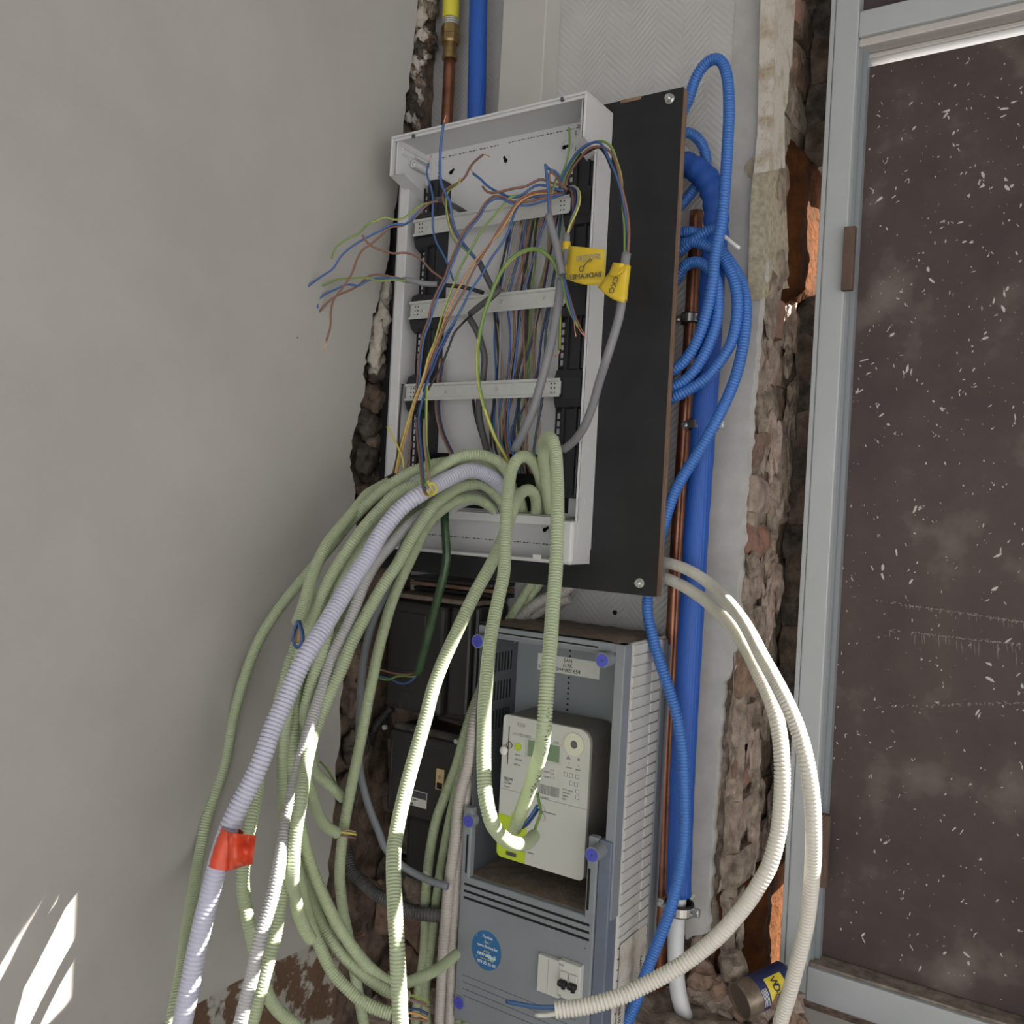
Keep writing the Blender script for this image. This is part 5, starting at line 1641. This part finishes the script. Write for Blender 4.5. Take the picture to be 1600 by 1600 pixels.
# ------------------------------------------------------------------ wires in the enclosure
t = thing('three_core_cable', 'grey cable end whose three cores rise before the white back plate', 'cable', P(760, 432, -.18))
MB().tube(smooth_path(path((746, 404, -.19), (752, 416), (760, 432), (769, 450), (777, 462, -.150)), .006), .0042, 12).build('sheath', 'sheath_dark', t)
wire_part(t, [(693, 194, -.235), (688.8, 227), (687.8, 255), (689, 284), (695, 300, -.22), (703, 316), (706, 339), (712, 361), (725, 382, -.20), (741, 401), (750, 413, -.19)], 'blue', .0040, tip=[(697, 180, -.236), (695, 186), (693, 194, -.235)])
wire_part(t, [(754, 242, -.23), (742, 252), (734, 262), (727, 276), (717, 285), (705, 291), (696, 297, -.22), (692, 308), (697, 325, -.21), (706, 352), (722, 382, -.20), (746, 408, -.19)], 'brown', .0034, tip=[(765, 245, -.23), (760, 242), (754, 242, -.23)])
wire_part(t, [(719, 279, -.226), (717, 286), (708, 293), (699, 300, -.215), (697, 320), (700, 345), (706, 366), (712, 379, -.205), (722, 386), (735, 397), (747, 408, -.19)], 'yg', .0030)
wire('thin blue wire with bared tip crossing the left upright and top rail',
     [(670, 255, -.215), (667, 265), (667.5, 275), (672.5, 290), (676, 307), (676, 335, -.205), (677, 360), (682, 379), (691, 395), (699, 411), (706, 432), (711, 445, -.19)], 'blue', .0031, tip=[(674, 243, -.215), (671, 250), (670, 255, -.215)])
t = thing('three_core_cable', 'dark grey cable with cores reaching left over the wall from the top rail', 'cable', P(700, 318, -.19))
MB().tube(smooth_path(path((679, 313, -.205), (690, 312), (703, 319), (716, 326), (732, 336, -.135)), .006), .0042, 12).build('sheath', 'sheath_dark', t)
wire_part(t, [(684, 312, -.20), (676, 315), (655, 322), (630, 341, -.23), (615, 343), (602, 339), (590, 344), (575, 350), (560, 365), (540, 375, -.28), (525, 387), (518, 405, -.29)], 'yg', .0030)
wire_part(t, [(684, 313, -.203), (672, 317), (650, 335), (635, 349, -.235), (612, 351), (595, 360), (575, 370), (550, 385), (533, 400, -.28), (520, 420), (502, 432), (482, 447), (467, 467), (459, 487, -.31), (460, 507), (464, 529, -.315)], 'blue', .0031)
wire_part(t, [(684, 314, -.206), (670, 318), (647, 341), (627, 353, -.235), (610, 355), (595, 368), (580, 381), (566, 391), (559, 403, -.275), (550, 427), (535, 450), (522, 467), (517, 487, -.30), (516, 512), (510, 532, -.305)], 'brown', .0031, tip=[(510, 532, -.305), (508, 540), (506, 549, -.306)])
wire('loose brown wire running from the left wall over the middle of the left upright',
     [(566, 367, -.27), (572, 377), (585, 387, -.255), (600, 392), (614, 396), (632, 395, -.225), (648, 399), (660, 407), (671, 420), (685, 431, -.20), (697, 439, -.19)], 'brown', .0031)
t = thing('three_core_cable', 'grey cable crossing the left upright above the middle rail', 'cable', P(662, 443, -.19))
MB().tube(smooth_path(path((630, 437, -.215), (640, 438), (650, 440), (662, 443), (684, 444, -.195)), .006), .0042, 12).build('sheath', 'sheath_grey', t)
MB().tube(smooth_path(path((684, 444, -.195), (700, 446), (720, 448), (738, 452), (756, 458, -.150)), .006), .0030, 8).build('black_tail', 'wire_black', t)
wire_part(t, [(634, 437, -.213), (610, 432), (590, 429), (575, 432, -.24), (562, 445), (550, 452), (530, 460), (515, 470), (499, 487, -.275)], 'brown', .0031, tip=[(499, 487, -.275), (497, 490, -.275)])
wire_part(t, [(634, 438, -.216), (600, 434), (575, 438), (560, 447, -.25), (550, 445), (540, 445), (525, 452), (507, 460), (497, 470), (496, 481, -.28)], 'blue', .0031)
wire_part(t, [(634, 439, -.218), (612, 437), (592, 439), (575, 434), (555, 435, -.255), (525, 437), (510, 444), (497, 450), (482, 465), (467, 482), (457, 495), (444, 511), (438, 511, -.30)], 'yg', .0030)
wire('blue wire dipping across above the top rail', [(739, 271, -.205), (751, 280), (760, 289), (772, 297), (785, 303), (797, 308), (810, 307.5, -.195), (822, 300), (835, 291), (845, 289), (855, 291), (867, 295), (882, 298, -.175)], 'blue', .0036, tip=[(734, 262, -.205), (737, 267), (739, 271, -.205)])
wire('pinkish brown wire waving above the top rail', [(754, 291, -.21), (757, 296), (765, 301), (780, 300), (801, 295, -.20), (822, 291), (835, 284), (845, 280), (855, 282.5), (866, 287), (880, 290), (886, 297, -.175)], 'brown', .0036)
# bundle hooked over the lavender conduit
t = thing('hooked_wires', 'bundle of coloured wires hooked together with a yellow curl on the lavender conduit', 'wires', P(668, 762, -.36))
wire_part(t, [(880, 304, -.165), (850, 306, -.175), (822, 310, -.185), (808, 325, -.195), (800, 345, -.20), (795, 361), (782, 384), (769, 402), (756, 424, -.21), (744, 442), (735, 455), (724, 477), (712, 499), (699, 519, -.235), (690, 537), (682, 552), (676, 568), (671, 587), (666, 606), (660, 625), (655, 650, -.26), (656, 680), (659, 711), (661, 742, -.338), (663, 760), (668, 768, -.36)], 'blue', .0034)
wire_part(t, [(736, 492, -.20), (722, 506, -.225), (710, 520), (700, 546), (687, 577), (667, 612), (656, 636), (650, 652, -.25)], 'black', .0032)
wire_part(t, [(712, 500, -.22), (703, 517, -.235), (694, 536), (685, 553), (678, 572), (670, 590, -.25), (662, 612, -.25)], 'navy', .0038)
wire_part(t, [(667, 600, -.25), (666, 640), (666, 690, -.28), (670, 718), (671, 734), (668, 752, -.35), (663, 762), (663, 771), (669, 775), (675, 770), (675, 761), (670, 756), (668, 751, -.366)], 'yg', .0036)
wire_part(t, [(650, 655, -.26), (653, 690), (656, 715), (659, 748, -.345), (663, 768), (669, 773, -.362)], 'brown', .0034)
wire_part(t, [(663, 655, -.265), (663, 690), (667, 725), (671, 750, -.352), (668, 766, -.362)], 'tan', .0032)
MB().tube(smooth_path([P(675 + 7 * math.cos(a), 764 + 9 * math.sin(a), -.368 - .002 * math.sin(a * 2)) for a in np.linspace(-2.2, 3.0, 12)], .002), .0017, 8).build('yellow_curl', 'wire_yellow', t)
# cables going over the right-hand side
t = thing('tagged_cable', 'grey cable with folded yellow tape flag hanging in front of the black board', 'cable', P(881, 702, -.19))
MB().tube(smooth_path(path((979, 396, -.215), (977, 410), (975, 430), (971, 475, -.225), (967, 497), (960, 522), (948, 560, -.225), (936, 598), (925, 637), (911, 670), (896, 690), (880, 703, -.175)), .006), .0056, 14).build('sheath', 'sheath_grey', t)
wire_part(t, [(874, 296, -.175), (877, 284), (885, 265), (894, 249), (904, 236, -.20), (920, 225), (935, 222), (943, 230), (950, 245), (960, 267, -.225), (970, 296), (976, 325), (980, 350), (982, 378), (979, 402, -.215)], 'blue', .0036)
wire_part(t, [(876, 298, -.173), (880, 284), (889, 264), (899, 247), (910, 233, -.198), (926, 223), (943, 221), (955, 230), (963, 251, -.222), (970, 275), (972, 300), (973, 325), (976, 355), (976, 398, -.214)], 'yg', .0034)
wire_part(t, [(879, 298, -.170), (884, 285), (893, 265), (905, 249, -.195), (920, 233), (938, 229), (952, 236), (963, 255, -.225), (972, 295), (980, 330), (983, 360), (981, 400, -.216)], 'brown', .0034)
wire_part(t, [(872, 300, -.172), (876, 290), (886, 272), (896, 256), (906, 246, -.19), (918, 238), (935, 230), (945, 240), (957, 268, -.222), (968, 300), (974, 330), (977, 398, -.213)], 'black', .0034)


def flag(uv, y0, m_, parent, name='tape_flag', curl=.006):
    nu = nv = 8
    A, Bq, Cq, Dq = [np.array(q, float) for q in uv]
    V = []
    for i in range(nu):
        for j in range(nv):
            a, b_ = i / (nu - 1), j / (nv - 1)
            p = (A * (1 - a) + Bq * a) * (1 - b_) + (Dq * (1 - a) + Cq * a) * b_
            V.append(P(p[0], p[1] + 5 * math.sin(a * 3.1) * b_, y0 - curl * math.sin(a * 2.6) + .002 * math.sin(b_ * 5)))
    b = MB().add(V, [(i * nv + j, i * nv + j + 1, (i + 1) * nv + j + 1, (i + 1) * nv + j) for i in range(nu - 1) for j in range(nv - 1)], 0, True)
    o = b.build(name, m_, parent)
    s_ = o.modifiers.new('thick', 'SOLIDIFY'); s_.thickness = .0004; s_.offset = 0
    return o


fo = flag([(956, 420), (982, 418), (976, 473), (934, 449)], -.233, 'yellow_tape', t)
tcurl = flag([(958, 410), (975, 412), (976, 421), (950, 430)], -.236, 'yellow_tape', t, 'tape_fold')
c = P(960, 433, -.2405)
text('lettering', 'CKO', P(960, 431, -.2405), .0098, 'print_dark', fo, xdir=(-.35, 0, -1), ydir=(1, 0, -.35))
MB().tube(smooth_path(path((978, 416, -.217), (975, 440), (972, 470, -.225)), .004), .0062, 14).build('tape_wrap', 'yellow_tape', t)

t = thing('tagged_cable', 'short grey cable with square yellow flag marked with a key', 'cable', P(885, 400, -.19))
MB().tube(smooth_path(path((885, 366, -.185), (885, 380), (884, 402, -.187), (882, 436, -.18)), .006), .0050, 14).build('sheath', 'sheath_grey', t)
wire_part(t, [(895, 290, -.17), (903, 296), (906, 306), (904, 322, -.185), (896, 341), (889, 355), (885, 369, -.185)], 'yg', .0034)
wire_part(t, [(890, 291, -.17), (901, 294), (904, 308), (901, 325, -.185), (893, 343), (887, 370, -.183)], 'grey', .0034)
wire_part(t, [(886, 291, -.168), (896, 294), (899, 312, -.18), (896, 330), (891, 350), (886, 370, -.182)], 'navy', .0034)
wire_part(t, [(884, 292, -.166), (893, 298), (895, 320), (896, 345, -.172), (889, 362, -.18)], 'brown', .0034)
ff = flag([(889, 384), (946, 390), (945, 444), (885, 436)], -.200, 'yellow_tape', t, curl=.008)
MB().tube(smooth_path(path((885, 378, -.187), (883, 436, -.182)), .006), .0059, 14).build('tape_wrap', 'yellow_tape', t)
p = P(940, 403, -.2115)
text('lettering', 'SPOTJES', P(938, 404, -.2118), .0098, 'print_grey', ff, mirror=True)
text('lettering', 'BADKAMER', P(940, 432, -.2118), .0094, 'print_dark', ff, mirror=True)
ky = MB()
c = P(909, 420, -.2115)
ky.ring(c, (0, -1, 0), .0038, .0028, .0005, 18)
a = P(911.5, 416.5, -.2118); b_ = P(922, 404, -.2118)
ky.tube(smooth_path([a, b_], .003), .0006, 5).tube(smooth_path([b_, P(924.5, 408, -.2118)], .002), .0006, 5).tube(smooth_path([P(920, 406.5, -.2118), P(922, 410, -.2118)], .002), .0005, 5)
ky.build('key_drawing', 'print_dark', ff)

t = thing('three_core_cable', 'short grey cable piece bared at both ends right of centre', 'cable', P(870, 390, -.20))
MB().tube(smooth_path(path((857, 335, -.205), (862, 356), (869, 381), (874, 406), (879, 429, -.20)), .006), .0050, 14).build('sheath', 'sheath_grey', t)
wire_part(t, [(858, 338, -.205), (857, 305), (855, 280), (852.5, 257, -.21), (857, 264), (869, 269), (874, 277), (877, 290, -.175)], 'blue', .0040)
wire_part(t, [(860, 338, -.205), (859, 292), (859, 268, -.205), (866, 272), (872, 279), (878, 292, -.175)], 'brown', .0034)
wire_part(t, [(862, 302, -.195), (866, 290), (870, 278), (876, 284), (879, 294, -.175)], 'yg', .0028)
wire_part(t, [(879, 425, -.20), (884, 447), (889, 469), (893, 485), (897, 500, -.205)], 'blue', .0036, tip=[(897, 500, -.205), (898, 513), (900, 526, -.205)])
wire_part(t, [(877, 425, -.198), (881, 450), (887, 478), (894, 494), (903, 511, -.205)], 'yg', .0032, tip=[(903, 511, -.205), (908, 519), (912, 524, -.205)])
wire_part(t, [(880, 425, -.196), (886, 450), (893, 475), (900, 498), (906, 510, -.205)], 'brown', .0030, tip=[(906, 510, -.205), (911, 519), (916, 529, -.205)])
wire('upright green and yellow wire end in front of the right screw boss', [(876, 290, -.17), (876, 278), (884, 258, -.175), (889, 235), (890, 215), (889, 199, -.18)], 'yg', .0030)
tag(MB().tube(smooth_path(path((877, 436, -.185), (873, 470, -.19), (867, 505), (862, 530), (855, 561, -.20), (847, 592), (837, 627), (827, 655), (804, 704, -.19)), .006), .0060, 14).build('cable', 'sheath_grey'),
    'long smooth grey cable slanting down in front of the lower rails', 'cable')
tag(MB().tube(smooth_path(path((783, 450, -.185), (766, 466, -.19), (750, 478), (734, 491, -.185)), .006), .0044, 12).build('cable', 'sheath_dark'), 'dark grey cable crossing the middle rail at a slant', 'cable')
tag(MB().tube(smooth_path(path((733, 496, -.15), (746, 519, -.145), (753, 540), (757, 558), (756, 580, -.14), (753, 605, -.14), (748, 640), (757, 690, -.15), (764, 715, -.16)), .006), .0048, 12).build('cable', 'sheath_dark'), 'dark grey cable bowing behind the lowest rail left of centre', 'cable')
wire('thick green and yellow earth wire arching across the middle of the enclosure',
     [(873, 428, -.195), (866, 411), (857, 400), (846, 392), (832, 389, -.205), (815, 394), (797, 406), (785, 422), (775, 441), (766, 464, -.215), (757, 489), (751, 514), (747, 540), (746, 565, -.215), (747, 592), (752, 620), (761, 650), (774, 684), (787, 708, -.18), (797, 730, -.15)], 'yg', .0055)
wire('green and yellow wire with bared copper hook beside the right upright', [(875, 470, -.155), (875, 500), (874, 545, -.15)], 'yg', .0040, tip=[(874, 545, -.15), (873, 553), (867, 557), (863, 552, -.15)])
# wires falling behind the rails
INNER = [('black', 811, 775, 777, 770, 780), ('blue', 803, 779, 775, 774, 790), ('tan', 822, 786, 785, 783, 786), ('blue', 829, 794, 793, 776, 802), ('brown', 834, 803, 795, 789, 796), ('blue', 857, 816, 802, 795, 805),
         ('yg', 828, 826, 818, 808, 803), ('brown', 818, 821, 806, 784, 793), ('navy', 872, 846, 815, 802, 812), ('black', 843, 824, 809, 812, 820), ('brown', 870, 843, 835, 822, 813), ('teal', 876, 860, 851, 839, 830),
         ('tan', 864, 848, 840, 842, 822), ('yg', 838, 829, 822, 806, 809), ('black', 806, 772, 779, 768, 769), ('navy', 876, 858, 838, 801, 806), ('grey', 812, 783, 780, 778, 782), ('brown', 852, 815, 820, 825, 822),
         ('yg', 862, 838, 826, 810, 814), ('black', 838, 812, 800, 790, 787)]
WIRE['teal'] = 'wire_teal'
mat('wire_teal', (0.02, 0.06, 0.085), 0.4)
GL = {'black': 'black insulated wire hanging behind the metal rails', 'blue': 'blue insulated wire hanging behind the metal rails', 'tan': 'tan insulated wire hanging behind the metal rails',
      'brown': 'brown insulated wire hanging behind the metal rails', 'yg': 'green and yellow wire hanging behind the metal rails', 'navy': 'dark blue insulated wire hanging behind the metal rails',
      'teal': 'dark teal insulated wire hanging behind the metal rails', 'grey': 'grey insulated wire hanging behind the metal rails'}
CN = {'yg': 'green and yellow', 'navy': 'dark blue', 'teal': 'dark teal'}
ORD = ['leftmost', 'second from the left', 'third from the left', 'fourth from the left', 'fifth from the left']


def inner_label(k):
    c_ = INNER[k][0]
    same = sorted([i for i in range(len(INNER)) if INNER[i][0] == c_], key=lambda i: (INNER[i][2], i))
    nm = CN.get(c_, c_)
    if len(same) == 1:
        return 'only %s wire hanging behind the metal rails' % nm
    return '%s of the %s wires hanging behind the middle rail' % (ORD[same.index(k)], nm)


ri = random.Random(9)
for k, (c_, a, b1, b2, b3, b4) in enumerate(INNER):
    yy = -.134 - .0030 * (k % 6)
    j = lambda s=2: ri.uniform(-s, s)
    wire(inner_label(k), [(884 + j(3), 296 + j(3), -.155), ((884 + a) / 2 + j(), 307 + j(), yy - .006), (a, 335 + j(), yy), ((a + b1) / 2 + j(4), 405, yy), (b1, 470, yy), ((b1 + b2) / 2 + j(6), 525, yy + .002), (b2, 588, yy), ((b2 + b3) / 2 + j(3), 630, yy), (b3 + j(), 672, yy - .002), ((b3 + b4) / 2, 705, yy - .004), (b4 + 8, 740, yy)],
         c_, .0034 if c_ != 'yg' else .003, group='wires hanging behind the rails' if True else None)
for k, (c_, dx) in enumerate((('tan', 0), ('navy', 5), ('brown', 2))):
    wire(('tan', 'dark blue', 'brown')[k] + ' wire curving from behind the lowest rail to the opening by the left upright',
         [(688 - 0 + dx, 560, -.135), (682 + dx, 610, -.137), (681 + dx, 640), (686 + dx, 668, -.14), (694 + dx, 690), (703 + dx, 708, -.15), (712 + dx, 724, -.16)], c_, .003)
for k, (c_, dx) in enumerate((('black', 0), ('grey', 7))):
    wire(('black', 'grey')[k] + ' wire pair strand bending down left of the thick earth wire', [(738 + dx, 610, -.135), (741 + dx, 640, -.137), (748 + dx, 670), (757 + dx, 697, -.145), (766 + dx, 716, -.15)], c_, .0042)

# ------------------------------------------------------------------ spray can on the ledge
a = P(1155, 1564, -.045); b_ = P(1226, 1530, 0.016)
dv = b_ - a; Lc = np.linalg.norm(dv); dv /= Lc
R_ = .0232
t = thing('spray_can', 'brown and navy spray can lying on the rubble by the window sill', 'spray can', (a + b_) / 2 - np.array((0, 0, R_)))
MB().cyl(a + dv * .004, a + dv * Lc * .30, R_, n=32, cap=False).cyl(a + dv * Lc * 1.0, a + dv * (Lc + .006), R_, R_ * .8, n=32).build('can_body', 'can_metal', t)
MB().cyl(a + dv * Lc * .30, a + dv * Lc * 1.0, R_ * 1.001, n=32, cap=False).build('printed_band', 'can_navy', t)
MB().ring(a, dv, R_ + .0006, R_ - .0018, .004, 32).build('base_rim', 'can_metal', t)
MB().cyl(a + dv * .0030, a + dv * .0034, R_ - .001, n=32).build('base_dome', 'can_base', t)
# shield printed on the side facing the room
up_c = np.array((0, 0, 1.)); side = np.cross(dv, up_c); side /= np.linalg.norm(side)
if side[1] > 0:
    side = -side
upv = np.cross(side, dv); upv *= np.sign(upv[2])


def on_can(s_, ang, k=1.004):
    return a + dv * s_ + (side * math.cos(ang) + upv * math.sin(ang)) * R_ * k


sh = MB()
V = []
for i in range(9):
    for j in range(5):
        V.append(on_can(Lc * .46 + Lc * .36 * j / 4, -.35 + 1.5 * i / 8))
sh.add(V, [(i * 5 + j, i * 5 + j + 1, (i + 1) * 5 + j + 1, (i + 1) * 5 + j) for i in range(8) for j in range(4)], 0, True)
sho = sh.build('yellow_shield', 'can_yellow', t)
pos = on_can(Lc * .74, .75, 1.02)
nrm = side * math.cos(.5) + upv * math.sin(.5)
xd = -(upv * math.cos(.5) - side * math.sin(.5))
for ch_, an in zip('WD-40', (.95, .58, .28, .06, -.24)):
    dn_ = side * math.sin(an) - upv * math.cos(an)
    text('lettering', ch_, on_can(Lc * .56, an + .12, 1.03), .0135, 'can_navy', sho, xdir=dn_, ydir=dv)
ln_ = MB()
for k in range(5):
    p0 = [on_can(Lc * (.32 + .024 * k), -.3 + .1 * i, 1.004) for i in range(11)]
    ln_.tube(np.array(p0), .0004, 4)
ln_.build('small_print', 'print_white', t)

for o in list(COL.objects):
    if '_o' in o:
        del o['_o']
